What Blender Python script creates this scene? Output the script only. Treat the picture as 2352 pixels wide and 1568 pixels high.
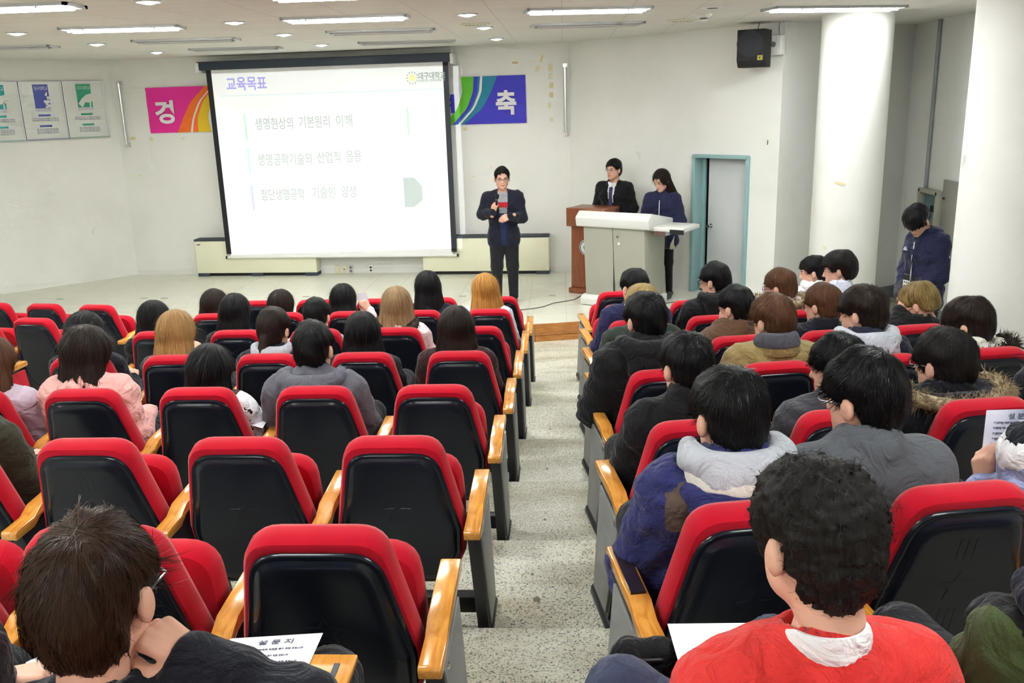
import bpy, bmesh, math, random
import numpy as np
from mathutils import Vector, Matrix

for o in list(bpy.data.objects):
    bpy.data.objects.remove(o, do_unlink=True)
SC = bpy.context.scene
COL = SC.collection
rng = random.Random(7)

# ------------------------------------------------------------------ camera
CXP, CYP, FPX, CAMH = 1176.0, 784.0, 2046.5, 2.60
PITCH, ROLL, YAW = math.radians(15.076), math.radians(1.776), math.radians(-3.629)


def cam_axes():
    cp, sp = math.cos(PITCH), math.sin(PITCH)
    f = np.array([math.sin(YAW) * cp, math.cos(YAW) * cp, -sp])
    r = np.array([math.cos(YAW), -math.sin(YAW), 0.0])
    d = np.cross(f, r)
    c, s = math.cos(ROLL), math.sin(ROLL)
    return c * r + s * d, -s * r + c * d, f


CR, CD, CF = cam_axes()
CAMP = np.array([0.0, 0.0, CAMH])
cam_data = bpy.data.cameras.new('camera')
cam_data.sensor_width = 36.0
cam_data.lens = FPX / 2352.0 * 36.0
cam_data.clip_start = 0.05
cam = bpy.data.objects.new('camera', cam_data)
COL.objects.link(cam)
M = Matrix.Identity(4)
for i in range(3):
    M[i][0], M[i][1], M[i][2], M[i][3] = CR[i], -CD[i], -CF[i], CAMP[i]
cam.matrix_world = M
SC.camera = cam


def ray(u, v):
    return CR * ((u - CXP) / FPX) + CD * ((v - CYP) / FPX) + CF


def atz(u, v, z):
    d = ray(u, v)
    return CAMP + d * ((z - CAMH) / d[2])


def aty(u, v, y):
    d = ray(u, v)
    return CAMP + d * (y / d[1])


def onplane(u, v, p, n):
    d = ray(u, v)
    n = np.array([n[0], n[1], 0.0 if len(n) < 3 else n[2]])
    p = np.array([p[0], p[1], 0.0 if len(p) < 3 else p[2]])
    return CAMP + d * (np.dot(p - CAMP, n) / np.dot(d, n))


# ------------------------------------------------------------------ light and exposure
W = bpy.data.worlds.new('world')
SC.world = W
W.use_nodes = True
W.node_tree.nodes['Background'].inputs[0].default_value = (0.9, 0.95, 1.0, 1)
W.node_tree.nodes['Background'].inputs[1].default_value = 0.02
SC.view_settings.view_transform = 'Standard'
SC.view_settings.look = 'None'
SC.view_settings.gamma = 1.0
SC.view_settings.use_curve_mapping = False
SC.view_settings.exposure = 0.62
SC.cycles.use_denoising = True
SC.cycles.max_bounces = 5
SC.cycles.use_adaptive_sampling = True
SC.cycles.adaptive_threshold = 0.1
SC.cycles.adaptive_min_samples = 16
SC.cycles.diffuse_bounces = 4
SC.cycles.glossy_bounces = 3
SC.cycles.transmission_bounces = 3
SC.cycles.sample_clamp_indirect = 6.0
LAMP_W = 17.0
DOWN_W = 3.6
PROJ_W = 1050.0
LAMP_COL = (0.97, 1.0, 0.975)

ZC, ZS = 3.343, 0.20     # ceiling, stage


# ------------------------------------------------------------------ materials
def new_mat(name):
    m = bpy.data.materials.new(name)
    m.use_nodes = True
    nt = m.node_tree
    return m, nt, nt.nodes['Principled BSDF']


def lin(c):
    return tuple(((x / 12.92) if x <= 0.04045 else ((x + 0.055) / 1.055) ** 2.4) for x in c)


def srgb(r, g, b):
    return lin((r / 255.0, g / 255.0, b / 255.0))


def node(nt, t, **kw):
    n = nt.nodes.new(t)
    for k, v in kw.items():
        if k in n.inputs:
            n.inputs[k].default_value = v
        else:
            setattr(n, k, v)
    return n


MATS = {}


def mat(name, color, rough=0.6, metal=0.0, spec=0.4, var=0.0, vscale=8.0, bump=0.0, bscale=40.0,
        emit=None, estr=0.0, coat=0.0, sheen=0.0, stretch=None, coord='Object', alpha=None, trans=0.0):
    if name in MATS:
        return MATS[name]
    m, nt, b = new_mat(name)
    b.inputs['Base Color'].default_value = (*color, 1)
    b.inputs['Roughness'].default_value = rough
    b.inputs['Metallic'].default_value = metal
    b.inputs['Specular IOR Level'].default_value = spec
    if coat:
        b.inputs['Coat Weight'].default_value = coat
        b.inputs['Coat Roughness'].default_value = 0.12
    if sheen:
        b.inputs['Sheen Weight'].default_value = sheen
        b.inputs['Sheen Roughness'].default_value = 0.4
    if trans:
        b.inputs['Transmission Weight'].default_value = trans
    if emit:
        b.inputs['Emission Color'].default_value = (*emit, 1)
        b.inputs['Emission Strength'].default_value = estr
    if var or bump:
        tc = node(nt, 'ShaderNodeTexCoord')
        src = tc.outputs[coord]
        if stretch:
            mp = node(nt, 'ShaderNodeMapping')
            mp.inputs['Scale'].default_value = stretch
            nt.links.new(src, mp.inputs['Vector'])
            src = mp.outputs['Vector']
        if var:
            n = node(nt, 'ShaderNodeTexNoise')
            n.inputs['Scale'].default_value = vscale
            n.inputs['Detail'].default_value = 4
            nt.links.new(src, n.inputs['Vector'])
            mx = node(nt, 'ShaderNodeMix', data_type='RGBA')
            mx.inputs[6].default_value = (*[max(0, c * (1 - var)) for c in color], 1)
            mx.inputs[7].default_value = (*[min(1, c * (1 + var)) for c in color], 1)
            nt.links.new(n.outputs['Fac'], mx.inputs[0])
            nt.links.new(mx.outputs[2], b.inputs['Base Color'])
        if bump:
            n2 = node(nt, 'ShaderNodeTexNoise')
            n2.inputs['Scale'].default_value = bscale
            n2.inputs['Detail'].default_value = 3
            nt.links.new(src, n2.inputs['Vector'])
            bp = node(nt, 'ShaderNodeBump')
            bp.inputs['Strength'].default_value = bump
            bp.inputs['Distance'].default_value = 0.01
            nt.links.new(n2.outputs['Fac'], bp.inputs['Height'])
            nt.links.new(bp.outputs['Normal'], b.inputs['Normal'])
    MATS[name] = m
    return m


def wood_mat(name, c0, c1, rough=0.3, coat=0.5, axis=(2, 18, 18), knots=0.0):
    if name in MATS:
        return MATS[name]
    m, nt, b = new_mat(name)
    tc = node(nt, 'ShaderNodeTexCoord')
    mp = node(nt, 'ShaderNodeMapping')
    mp.inputs['Scale'].default_value = axis
    nt.links.new(tc.outputs['Object'], mp.inputs['Vector'])
    n = node(nt, 'ShaderNodeTexNoise')
    n.inputs['Scale'].default_value = 3.0
    n.inputs['Detail'].default_value = 6
    n.inputs['Distortion'].default_value = 0.6
    nt.links.new(mp.outputs['Vector'], n.inputs['Vector'])
    cr = node(nt, 'ShaderNodeValToRGB')
    cr.color_ramp.elements[0].position = 0.3
    cr.color_ramp.elements[0].color = (*c0, 1)
    cr.color_ramp.elements[1].position = 0.7
    cr.color_ramp.elements[1].color = (*c1, 1)
    nt.links.new(n.outputs['Fac'], cr.inputs['Fac'])
    nt.links.new(cr.outputs['Color'], b.inputs['Base Color'])
    b.inputs['Roughness'].default_value = rough
    b.inputs['Coat Weight'].default_value = coat
    b.inputs['Coat Roughness'].default_value = 0.15
    MATS[name] = m
    return m


def terrazzo_mat():
    m, nt, b = new_mat('terrazzo')
    tc = node(nt, 'ShaderNodeTexCoord')
    v = node(nt, 'ShaderNodeTexVoronoi', feature='F1')
    v.inputs['Scale'].default_value = 75
    nt.links.new(tc.outputs['Object'], v.inputs['Vector'])
    n = node(nt, 'ShaderNodeTexNoise')
    n.inputs['Scale'].default_value = 125
    n.inputs['Detail'].default_value = 2
    n.inputs['Distortion'].default_value = 0.9
    nt.links.new(tc.outputs['Object'], n.inputs['Vector'])
    cr = node(nt, 'ShaderNodeValToRGB')
    e = cr.color_ramp.elements
    e[0].position, e[0].color = 0.385, (*srgb(104, 106, 104), 1)
    e[1].position, e[1].color = 0.46, (*srgb(226, 225, 208), 1)
    nt.links.new(n.outputs['Fac'], cr.inputs['Fac'])
    cr2 = node(nt, 'ShaderNodeValToRGB')
    e = cr2.color_ramp.elements
    e[0].position, e[0].color = 0.0, (0.86, 0.86, 0.84, 1)
    e[1].position, e[1].color = 1.0, (1, 1, 1, 1)
    nt.links.new(v.outputs['Color'], cr2.inputs['Fac'])
    st = node(nt, 'ShaderNodeTexNoise')
    st.inputs['Scale'].default_value = 2.2
    st.inputs['Detail'].default_value = 5
    mp = node(nt, 'ShaderNodeMapping')
    mp.inputs['Scale'].default_value = (0.8, 2.2, 1)
    nt.links.new(tc.outputs['Object'], mp.inputs['Vector'])
    nt.links.new(mp.outputs['Vector'], st.inputs['Vector'])
    cr3 = node(nt, 'ShaderNodeValToRGB')
    e = cr3.color_ramp.elements
    e[0].position, e[0].color = 0.3, (*srgb(200, 192, 172), 1)
    e[1].position, e[1].color = 0.55, (1, 1, 1, 1)
    nt.links.new(st.outputs['Fac'], cr3.inputs['Fac'])
    m1 = node(nt, 'ShaderNodeMix', data_type='RGBA', blend_type='MULTIPLY')
    m1.inputs[0].default_value = 1
    nt.links.new(cr.outputs['Color'], m1.inputs[6])
    nt.links.new(cr2.outputs['Color'], m1.inputs[7])
    m2 = node(nt, 'ShaderNodeMix', data_type='RGBA', blend_type='MULTIPLY')
    m2.inputs[0].default_value = 0.8
    nt.links.new(m1.outputs[2], m2.inputs[6])
    nt.links.new(cr3.outputs['Color'], m2.inputs[7])
    nt.links.new(m2.outputs[2], b.inputs['Base Color'])
    b.inputs['Roughness'].default_value = 0.38
    MATS['terrazzo'] = m
    return m


def ceiling_mat():
    m, nt, b = new_mat('ceiling_tile')
    tc = node(nt, 'ShaderNodeTexCoord')
    br = node(nt, 'ShaderNodeTexBrick')
    br.offset = 0.0
    br.inputs['Scale'].default_value = 1.0
    br.inputs['Brick Width'].default_value = 0.6
    br.inputs['Row Height'].default_value = 0.3
    br.inputs['Mortar Size'].default_value = 0.003
    br.inputs['Color1'].default_value = (*srgb(232, 230, 224), 1)
    br.inputs['Color2'].default_value = (*srgb(228, 226, 220), 1)
    br.inputs['Mortar'].default_value = (*srgb(190, 188, 182), 1)
    nt.links.new(tc.outputs['Object'], br.inputs['Vector'])
    nt.links.new(br.outputs['Color'], b.inputs['Base Color'])
    n = node(nt, 'ShaderNodeTexNoise')
    n.inputs['Scale'].default_value = 60
    nt.links.new(tc.outputs['Object'], n.inputs['Vector'])
    bp = node(nt, 'ShaderNodeBump')
    bp.inputs['Strength'].default_value = 0.25
    bp.inputs['Distance'].default_value = 0.01
    nt.links.new(n.outputs['Fac'], bp.inputs['Height'])
    nt.links.new(bp.outputs['Normal'], b.inputs['Normal'])
    b.inputs['Roughness'].default_value = 0.9
    MATS['ceiling_tile'] = m
    return m


def wall_mat():
    m, nt, b = new_mat('wall_paint')
    tc = node(nt, 'ShaderNodeTexCoord')
    n = node(nt, 'ShaderNodeTexNoise')
    n.inputs['Scale'].default_value = 0.9
    n.inputs['Detail'].default_value = 6
    nt.links.new(tc.outputs['Object'], n.inputs['Vector'])
    cr = node(nt, 'ShaderNodeValToRGB')
    e = cr.color_ramp.elements
    e[0].position, e[0].color = 0.25, (*srgb(228, 229, 224), 1)
    e[1].position, e[1].color = 0.5, (*srgb(238, 239, 235), 1)
    nt.links.new(n.outputs['Fac'], cr.inputs['Fac'])
    # small scuffs and stains with their own shape
    n2 = node(nt, 'ShaderNodeTexNoise')
    n2.inputs['Scale'].default_value = 2.6
    n2.inputs['Detail'].default_value = 7
    nt.links.new(tc.outputs['Object'], n2.inputs['Vector'])
    cr2 = node(nt, 'ShaderNodeValToRGB')
    e = cr2.color_ramp.elements
    e[0].position, e[0].color = 0.24, (*srgb(205, 200, 188), 1)
    e[1].position, e[1].color = 0.29, (1, 1, 1, 1)
    nt.links.new(n2.outputs['Fac'], cr2.inputs['Fac'])
    mx = node(nt, 'ShaderNodeMix', data_type='RGBA', blend_type='MULTIPLY')
    mx.inputs[0].default_value = 0.7
    nt.links.new(cr.outputs['Color'], mx.inputs[6])
    nt.links.new(cr2.outputs['Color'], mx.inputs[7])
    nt.links.new(mx.outputs[2], b.inputs['Base Color'])
    b.inputs['Roughness'].default_value = 0.55
    b.inputs['Specular IOR Level'].default_value = 0.3
    MATS['wall_paint'] = m
    return m


M_WALL = wall_mat()
M_CEIL = ceiling_mat()
M_TERR = terrazzo_mat()
M_TILE = mat('stage_vinyl', srgb(226, 226, 210), 0.28, spec=0.45, var=0.05, vscale=5)
M_GROUT = mat('tile_joint', srgb(176, 174, 160), 0.7)
M_RISER = wood_mat('riser_wood', srgb(150, 92, 40), srgb(186, 124, 62), 0.4, 0.3, axis=(1.0, 12, 12))
M_RED = mat('red_cloth', srgb(176, 8, 34), 0.85, spec=0.15, sheen=0.25, var=0.10, vscale=9, bump=0.12, bscale=500)
M_BLK = mat('glossy_black_shell', srgb(22, 26, 36), 0.19, spec=0.28)
M_LEG = mat('black_metal', srgb(34, 35, 40), 0.45, spec=0.4)
M_GREYP = mat('grey_side_panel', srgb(128, 130, 128), 0.4, spec=0.4, var=0.18, vscale=5, stretch=(1, 1.5, 9))
M_ARM = wood_mat('armrest_wood', srgb(192, 124, 42), srgb(222, 160, 74), 0.22, 0.7, axis=(20, 2, 20))
M_CHROME = mat('chrome', (0.75, 0.75, 0.76), 0.2, metal=1.0)
M_DARK = mat('dark_plastic', srgb(22, 23, 26), 0.5)
M_WHITE = mat('white_plastic', srgb(240, 241, 238), 0.4)
M_PAPER = mat('paper', srgb(238, 240, 250), 0.7)
M_INK = mat('print_ink', srgb(96, 98, 112), 0.8)


# ------------------------------------------------------------------ mesh helpers
def link(o, parent=None):
    COL.objects.link(o)
    if parent is not None:
        o.parent = parent
    return o


def mesh_from(name, V, F, mats, midx=None, smooth=False):
    me = bpy.data.meshes.new(name)
    me.from_pydata([tuple(map(float, v)) for v in V], [], [list(map(int, f)) for f in F])
    for m in (mats if isinstance(mats, (list, tuple)) else [mats]):
        me.materials.append(m)
    if midx is not None:
        me.polygons.foreach_set('material_index', np.array(midx, dtype=np.int32))
    if smooth:
        me.polygons.foreach_set('use_smooth', np.ones(len(me.polygons), dtype=bool))
    me.update()
    return me


def mesh_np(name, V, Q, mats, midx=None, smooth=True):
    """fast quad mesh"""
    me = bpy.data.meshes.new(name)
    nv, nq = len(V), len(Q)
    me.vertices.add(nv)
    me.vertices.foreach_set('co', np.ascontiguousarray(V, dtype=np.float32).ravel())
    me.loops.add(nq * 4)
    me.loops.foreach_set('vertex_index', np.ascontiguousarray(Q, dtype=np.int32).ravel())
    me.polygons.add(nq)
    me.polygons.foreach_set('loop_start', np.arange(0, nq * 4, 4, dtype=np.int32))
    for m in (mats if isinstance(mats, (list, tuple)) else [mats]):
        me.materials.append(m)
    if midx is not None:
        me.polygons.foreach_set('material_index', np.ascontiguousarray(midx, dtype=np.int32))
    me.update(calc_edges=True)
    if smooth:
        me.polygons.foreach_set('use_smooth', np.ones(nq, dtype=bool))
    return me


def tag(o, label=None, cat=None, group=None, kind=None):
    if label:
        o['label'] = label
    if cat:
        o['category'] = cat
    if group:
        o['group'] = group
    if kind:
        o['kind'] = kind
    return o


def empty(name, loc=(0, 0, 0), rz=0.0, parent=None):
    o = bpy.data.objects.new(name, None)
    o.empty_display_size = 0.1
    o.location = tuple(map(float, loc))
    o.rotation_euler = (0, 0, rz)
    return link(o, parent)


def thing(name, label, cat, loc=(0, 0, 0), rz=0.0, group=None):
    return tag(empty(name, loc, rz), label, cat, group)


class MB:
    def __init__(s):
        s.V, s.F, s.I = [], [], []

    def add(s, V, F, mi=0):
        k = len(s.V)
        s.V += [tuple(map(float, v)) for v in V]
        s.F += [[i + k for i in f] for f in F]
        s.I += [mi] * len(F)
        return s

    def box(s, c, size, rot=None, mi=0):
        x, y, z = size[0] / 2, size[1] / 2, size[2] / 2
        P = [Vector(p) for p in ((-x, -y, -z), (x, -y, -z), (x, y, -z), (-x, y, -z), (-x, -y, z), (x, -y, z), (x, y, z), (-x, y, z))]
        if rot is not None:
            P = [rot @ p for p in P]
        P = [(p.x + c[0], p.y + c[1], p.z + c[2]) for p in P]
        return s.add(P, [(0, 3, 2, 1), (4, 5, 6, 7), (0, 1, 5, 4), (1, 2, 6, 5), (2, 3, 7, 6), (3, 0, 4, 7)], mi)

    def prism(s, poly, axis, a, b, mi=0):
        """poly of 2D points extruded along axis 0/1/2 from a to b"""
        def p3(q, t):
            if axis == 0:
                return (t, q[0], q[1])
            if axis == 1:
                return (q[0], t, q[1])
            return (q[0], q[1], t)
        n = len(poly)
        P = [p3(q, a) for q in poly] + [p3(q, b) for q in poly]
        F = [[i, (i + 1) % n, n + (i + 1) % n, n + i] for i in range(n)]
        F += [list(range(n))[::-1], list(range(n, 2 * n))]
        return s.add(P, F, mi)

    def rings(s, R, cap0=True, cap1=True, closed=True, mi=0):
        n = len(R[0])
        P, F = [], []
        for r in R:
            P += list(r)
        for j in range(len(R) - 1):
            for i in range(n if closed else n - 1):
                a, b = j * n + i, j * n + (i + 1) % n
                F.append([a, b, b + n, a + n])
        if cap0:
            F.append(list(range(n))[::-1])
        if cap1:
            F.append(list(range((len(R) - 1) * n, len(R) * n)))
        return s.add(P, F, mi)

    def tube(s, pts, r, n=8, mi=0):
        pts = [Vector(map(float, p)) for p in pts]
        rs = r if isinstance(r, (list, tuple)) else [r] * len(pts)
        R = []
        prev = None
        for i, p in enumerate(pts):
            t = (pts[min(i + 1, len(pts) - 1)] - pts[max(i - 1, 0)]).normalized()
            if prev is None:
                a = t.orthogonal().normalized()
            else:
                a = (prev - t * prev.dot(t)).normalized()
            prev = a
            b = t.cross(a)
            R.append([tuple(p + (a * math.cos(q) + b * math.sin(q)) * rs[i]) for q in [2 * math.pi * k / n for k in range(n)]])
        return s.rings(R, mi=mi)

    def lathe(s, prof, n=16, c=(0, 0, 0), mi=0, axis=2):
        R = []
        for (r, z) in prof:
            ring = []
            for k in range(n):
                q = 2 * math.pi * k / n
                p = (r * math.cos(q), r * math.sin(q), z)
                if axis == 1:
                    p = (p[0], p[2], -p[1])
                if axis == 0:
                    p = (p[2], p[0], p[1])
                ring.append((p[0] + c[0], p[1] + c[1], p[2] + c[2]))
            R.append(ring)
        return s.rings(R, mi=mi)

    def mesh(s, name, mats, smooth=False, bevel=0.0, seg=2):
        me = mesh_from(name, s.V, s.F, mats, s.I, False)
        bm = bmesh.new()
        bm.from_mesh(me)
        bmesh.ops.recalc_face_normals(bm, faces=bm.faces)
        if bevel:
            es = [e for e in bm.edges if len(e.link_faces) == 2 and e.calc_face_angle(0) > 0.5]
            bmesh.ops.bevel(bm, geom=es, offset=bevel, segments=seg, affect='EDGES', profile=0.5, clamp_overlap=True)
        bm.to_mesh(me)
        bm.free()
        if smooth or bevel:
            me.polygons.foreach_set('use_smooth', np.ones(len(me.polygons), dtype=bool))
            try:
                me.set_sharp_from_angle(angle=math.radians(40))
            except Exception:
                pass
        return me

    def build(s, name, mats, parent=None, smooth=False, bevel=0.0, seg=2):
        return link(bpy.data.objects.new(name, s.mesh(name, mats, smooth, bevel, seg)), parent)


def struct(o):
    o['kind'] = 'structure'
    return o


FRAMES = {}


def text_mesh(body, size, mats, name='lettering', align='LEFT', bold=0.0, depth=0.0006, spacing=1.0):
    cu = bpy.data.curves.new(name, 'FONT')
    cu.body = body
    cu.size = size
    cu.align_x = align
    cu.extrude = depth
    cu.offset = bold
    cu.space_character = spacing
    cu.resolution_u = 3
    t = bpy.data.objects.new(name, cu)
    COL.objects.link(t)
    bpy.context.view_layer.update()
    me = bpy.data.meshes.new_from_object(t.evaluated_get(bpy.context.evaluated_depsgraph_get()))
    bpy.data.objects.remove(t)
    bpy.data.curves.remove(cu)
    me.materials.clear()
    me.materials.append(mats)
    me.name = name
    return me


def lettering(body, size, m, parent, origin, ex, ez, name='lettering', align='LEFT', bold=0.0, spacing=1.0, fit=None):
    """flat printed letters: origin (local to parent), ex = text direction, ez = text up"""
    me = text_mesh(body, size, m, name, align, bold, spacing=spacing)
    o = bpy.data.objects.new(name, me)
    ex, ez = Vector(ex).normalized(), Vector(ez).normalized()
    n = ex.cross(ez)
    if fit:
        xs = [v.co.x for v in me.vertices]
        w = max(xs) - min(xs)
        ex = ex * (fit / w)
    mw = Matrix(((ex.x, ez.x, n.x, origin[0]), (ex.y, ez.y, n.y, origin[1]), (ex.z, ez.z, n.z, origin[2]), (0, 0, 0, 1)))
    for v in me.vertices:
        v.co = mw @ v.co
    return link(o, parent)
# ================================================================== the room
ROWS = 'zabcdefg'
YR = dict(z=0.90, a=1.84, b=2.79, c=3.75, d=4.72, e=5.71, f=6.70, g=7.67)
ZF = dict(z=0.842, a=0.702, b=0.564, c=0.441, d=0.327, e=0.221, f=0.111, g=0.0)
YRR = dict(z=1.02, a=1.97, b=2.93, c=3.95, d=4.87, e=5.82, f=6.80, g=7.80)
PHI_R, PHI_L = math.radians(10.24), math.radians(-9.0)
BL, BR = np.array([-6.56, 13.16]), np.array([0.09, 12.74])
NR, NC = np.array([2.42, 10.40]), np.array([4.25, 11.60])
LL = BL - 3.04
XS, YB = float(NC[0]), -3.0
NB = np.array([0.42, 6.65]) / np.hypot(0.42, 6.65)      # outward normal of back wall
NRW = np.array([1.0, 1.0]) / math.sqrt(2)                # outward normal of right wall
NLW = np.array([-1.0, 1.0]) / math.sqrt(2)


def wall(name, p0, p1, z0=-0.3, z1=ZC + 0.2, th=0.12, holes=()):
    """wall from p0 to p1 with the room on its right hand side; holes = (s0,s1,zb,zt) along the wall"""
    p0, p1 = np.array(p0, float), np.array(p1, float)
    L = np.hypot(*(p1 - p0))
    t = (p1 - p0) / L
    n = np.array([-t[1], t[0]])
    mb = MB()

    def blk(s0, s1, a, b):
        q = [p0 + t * s0, p0 + t * s1, p0 + t * s1 + n * th, p0 + t * s0 + n * th]
        mb.prism([tuple(x) for x in q], 2, a, b)
    s = 0.0
    for (s0, s1, zb, zt) in holes:
        blk(s, s0, z0, z1)
        blk(s0, s1, zt, z1)
        if zb > z0:
            blk(s0, s1, z0, zb)
        s = s1
    blk(s, L, z0, z1)
    return struct(mb.build(name, M_WALL))


DOOR = dict(s0=2.13, s1=2.92, zt=1.90)
wall('wall_back', BL, BR)
wall('wall_left', LL, BL)
wall('wall_right', BR, NR, holes=[(DOOR['s0'], DOOR['s1'], ZS, DOOR['zt'])])
wall('wall_niche', NR, NC)
wall('wall_side', NC, (XS, YB))
wall('wall_rear', (XS, YB), (LL[0], YB))
wall('wall_far_left', (LL[0], YB), LL)
room_poly = [tuple(BL), tuple(BR), tuple(NR), tuple(NC), (XS, YB), (float(LL[0]), YB), tuple(LL)]
ceil = struct(MB().prism(room_poly, 2, ZC, ZC + 0.12).build('ceiling', M_CEIL))

# stage: slab, separate vinyl tiles, boarded riser
edge = [(-9.58, 9.42), (-0.35, 9.62), (2.05, 10.12), (2.40, 10.38)]
stage_poly = [tuple(LL + (0.01, 0)), *edge[0:], tuple(NR), tuple(BR), tuple(BL)]
stage = struct(MB().prism(stage_poly, 2, -0.05, ZS - 0.004).build('stage', M_GROUT))


def clip(poly, p, n):
    out = []
    for i in range(len(poly)):
        a, b = np.array(poly[i]), np.array(poly[(i + 1) % len(poly)])
        da, db = np.dot(a - p, n), np.dot(b - p, n)
        if da <= 0:
            out.append(tuple(a))
        if da * db < 0:
            out.append(tuple(a + (b - a) * (da / (da - db))))
    return out


planes = [(BL + 0, NB), (BR + 0, NRW), (BL + 0, NLW)]
for i in range(len(edge) - 1):
    a, b = np.array(edge[i]), np.array(edge[i + 1])
    t = (b - a) / np.hypot(*(b - a))
    planes.append((a + 0.0, np.array([t[1], -t[0]])))
TS = 0.45
full_tile = None
for i in range(-21, 6):
    for j in range(20, 30):
        x, y = i * TS, j * TS + 0.2
        g = 0.0014
        sq = [(x + g, y + g), (x + TS - g, y + g), (x + TS - g, y + TS - g), (x + g, y + TS - g)]
        q = sq
        for p, n in planes:
            q = clip(q, p, n) if len(q) >= 3 else []
        if len(q) < 3:
            continue
        ar = 0.5 * abs(sum(q[k][0] * q[(k + 1) % len(q)][1] - q[(k + 1) % len(q)][0] * q[k][1] for k in range(len(q))))
        if ar < 0.012:
            continue
        if ar > TS * TS * 0.985:
            if full_tile is None:
                full_tile = MB().prism([(a - x, b - y) for a, b in sq], 2, -0.006, 0.0).mesh('tile', M_TILE)
            o = link(bpy.data.objects.new('tile', full_tile), stage)
            o.location = (x, y, ZS)
        else:
            o = MB().prism([(a - x, b - y) for a, b in q], 2, -0.006, 0.0).build('tile', M_TILE, stage)
            o.location = (x, y, ZS)
for i in range(len(edge) - 1):
    a, b = np.array(edge[i]), np.array(edge[i + 1])
    t = (b - a) / np.hypot(*(b - a))
    n = np.array([t[1], -t[0]])
    for (z0, z1, out) in ((-0.01, 0.062, 0.022), (0.066, ZS - 0.001, 0.014)):
        q = [a, b, b + n * out, a + n * out]
        MB().prism([tuple(x) for x in q], 2, z0, z1).build('riser_board', M_RISER, stage, bevel=0.003)
M_MARK = mat('floor_socket', srgb(168, 166, 156), 0.5)
for (u, v) in ((137, 687), (331, 685), (377, 685), (1063, 680), (1268, 679), (703, 681)):
    p = atz(u, v, ZS)
    MB().box((p[0], p[1], ZS + 0.001), (0.085, 0.05, 0.004)).build('floor_socket', M_MARK, stage)

# raked floor
flo = struct(MB().prism([(float(LL[0]), YB), (XS, YB), (XS, 11.7), (float(LL[0]), 11.7)], 2, -0.12, -0.001).build('floor', M_TERR))
ks = ROWS[:-1]
for i, r in enumerate(ks):
    ye = YR[r] + 1.09
    yb = (YR[ks[i - 1]] + 1.09 - 0.02) if i else YB
    tl, tr = math.tan(-PHI_L), math.tan(PHI_R)
    front = [(XS, ye + (XS - 0.14) * tr), (0.14, ye), (-3.4, ye), (LL[0], ye + (-3.4 - LL[0]) * tl)]
    if i:
        back = [(LL[0], yb + (-3.4 - LL[0]) * tl), (-3.4, yb), (0.14, yb), (XS, yb + (XS - 0.14) * tr)]
    else:
        back = [(LL[0], yb), (XS, yb)]
    MB().prism([(float(a), float(b)) for a, b in front + back], 2, -0.1, ZF[r]).build('step', M_TERR, flo, bevel=0.004)
# dirt blots trodden on the aisle terrazzo
M_DIRT = mat('dirt_spot', srgb(120, 112, 98), 0.8)
for (u, v, r, s) in ((1232, 1376, 'b', .02), (1222, 1318, 'b', .008), (1252, 1193, 'c', .009), (1257, 1076, 'd', .009), (1263, 985, 'd', .008)):
    p = atz(u, v, ZF[r] + 0.001)
    n = 9
    ring = [(p[0] + s * (0.7 + 0.5 * rng.random()) * math.cos(k * 6.283 / n), p[1] + s * (0.7 + 0.5 * rng.random()) * math.sin(k * 6.283 / n)) for k in range(n)]
    MB().prism(ring, 2, ZF[r] - 0.001, ZF[r] + 0.001).build('dirt_spot', M_DIRT, flo)


def column(name, c, r):
    n = 48
    mb = MB()
    mb.prism([(c[0] + r * math.cos(2 * math.pi * k / n), c[1] + r * math.sin(2 * math.pi * k / n)) for k in range(n)], 2, -0.02, ZC + 0.02)
    o = struct(mb.build(name, M_WALL, smooth=True))
    return o


col_a = column('column_1', (2.97, 9.66), 0.345)
pl = onplane(2211, 330, (0, 6.55), (0, 1))
dirp = ray(2211, 330)[:2] / np.hypot(*ray(2211, 330)[:2])
nrm = np.array([dirp[1], -dirp[0]])
C2 = pl[:2] + nrm * 0.42
col_b = column('column_2', C2, 0.42)

# skirting in the niche
nn = (NC - NR) / np.hypot(*(NC - NR))
nin = np.array([nn[1], -nn[0]])
q = [NR + nn * 0.02, NC - nn * 0.02, NC - nn * 0.02 + nin * 0.02, NR + nn * 0.02 + nin * 0.02]
o = struct(MB().prism([tuple(x) for x in q], 2, 0.0, 0.16).build('baseboard_niche', mat('skirting_grey', srgb(138, 142, 140), 0.5)))
q = [(XS - 0.02, YB + 0.1), (XS, YB + 0.1), (XS, NC[1] - 0.03), (XS - 0.02, NC[1] - 0.03)]
o = struct(MB().prism(q, 2, 0.0, 0.16).build('baseboard_side', MATS['skirting_grey']))
# thin plinth strip along the stage back wall
M_SK = mat('white_skirting', srgb(232, 233, 230), 0.45)
for nm, a, b in (('baseboard_back', BL, BR),):
    t = (b - a) / np.hypot(*(b - a))
    n = np.array([t[1], -t[0]])
    q = [a + n * 0.002, b + n * 0.002, b + n * 0.012, a + n * 0.012]
    struct(MB().prism([tuple(x) for x in q], 2, ZS, ZS + 0.075).build(nm, M_SK))

# ------------------------------------------------------------------ ceiling fittings
M_TUBE = mat('lit_tube', (1, 1, 1), 0.3, emit=LAMP_COL, estr=26.0)
M_TUBE.cycles.emission_sampling = 'NONE'
M_DEADTUBE = mat('unlit_tube', srgb(205, 206, 206), 0.3)
M_HOUS = mat('fitting_metal', srgb(196, 200, 204), 0.35, metal=0.35)
M_RECESS = mat('recess_grey', srgb(120, 120, 122), 0.6)


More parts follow.
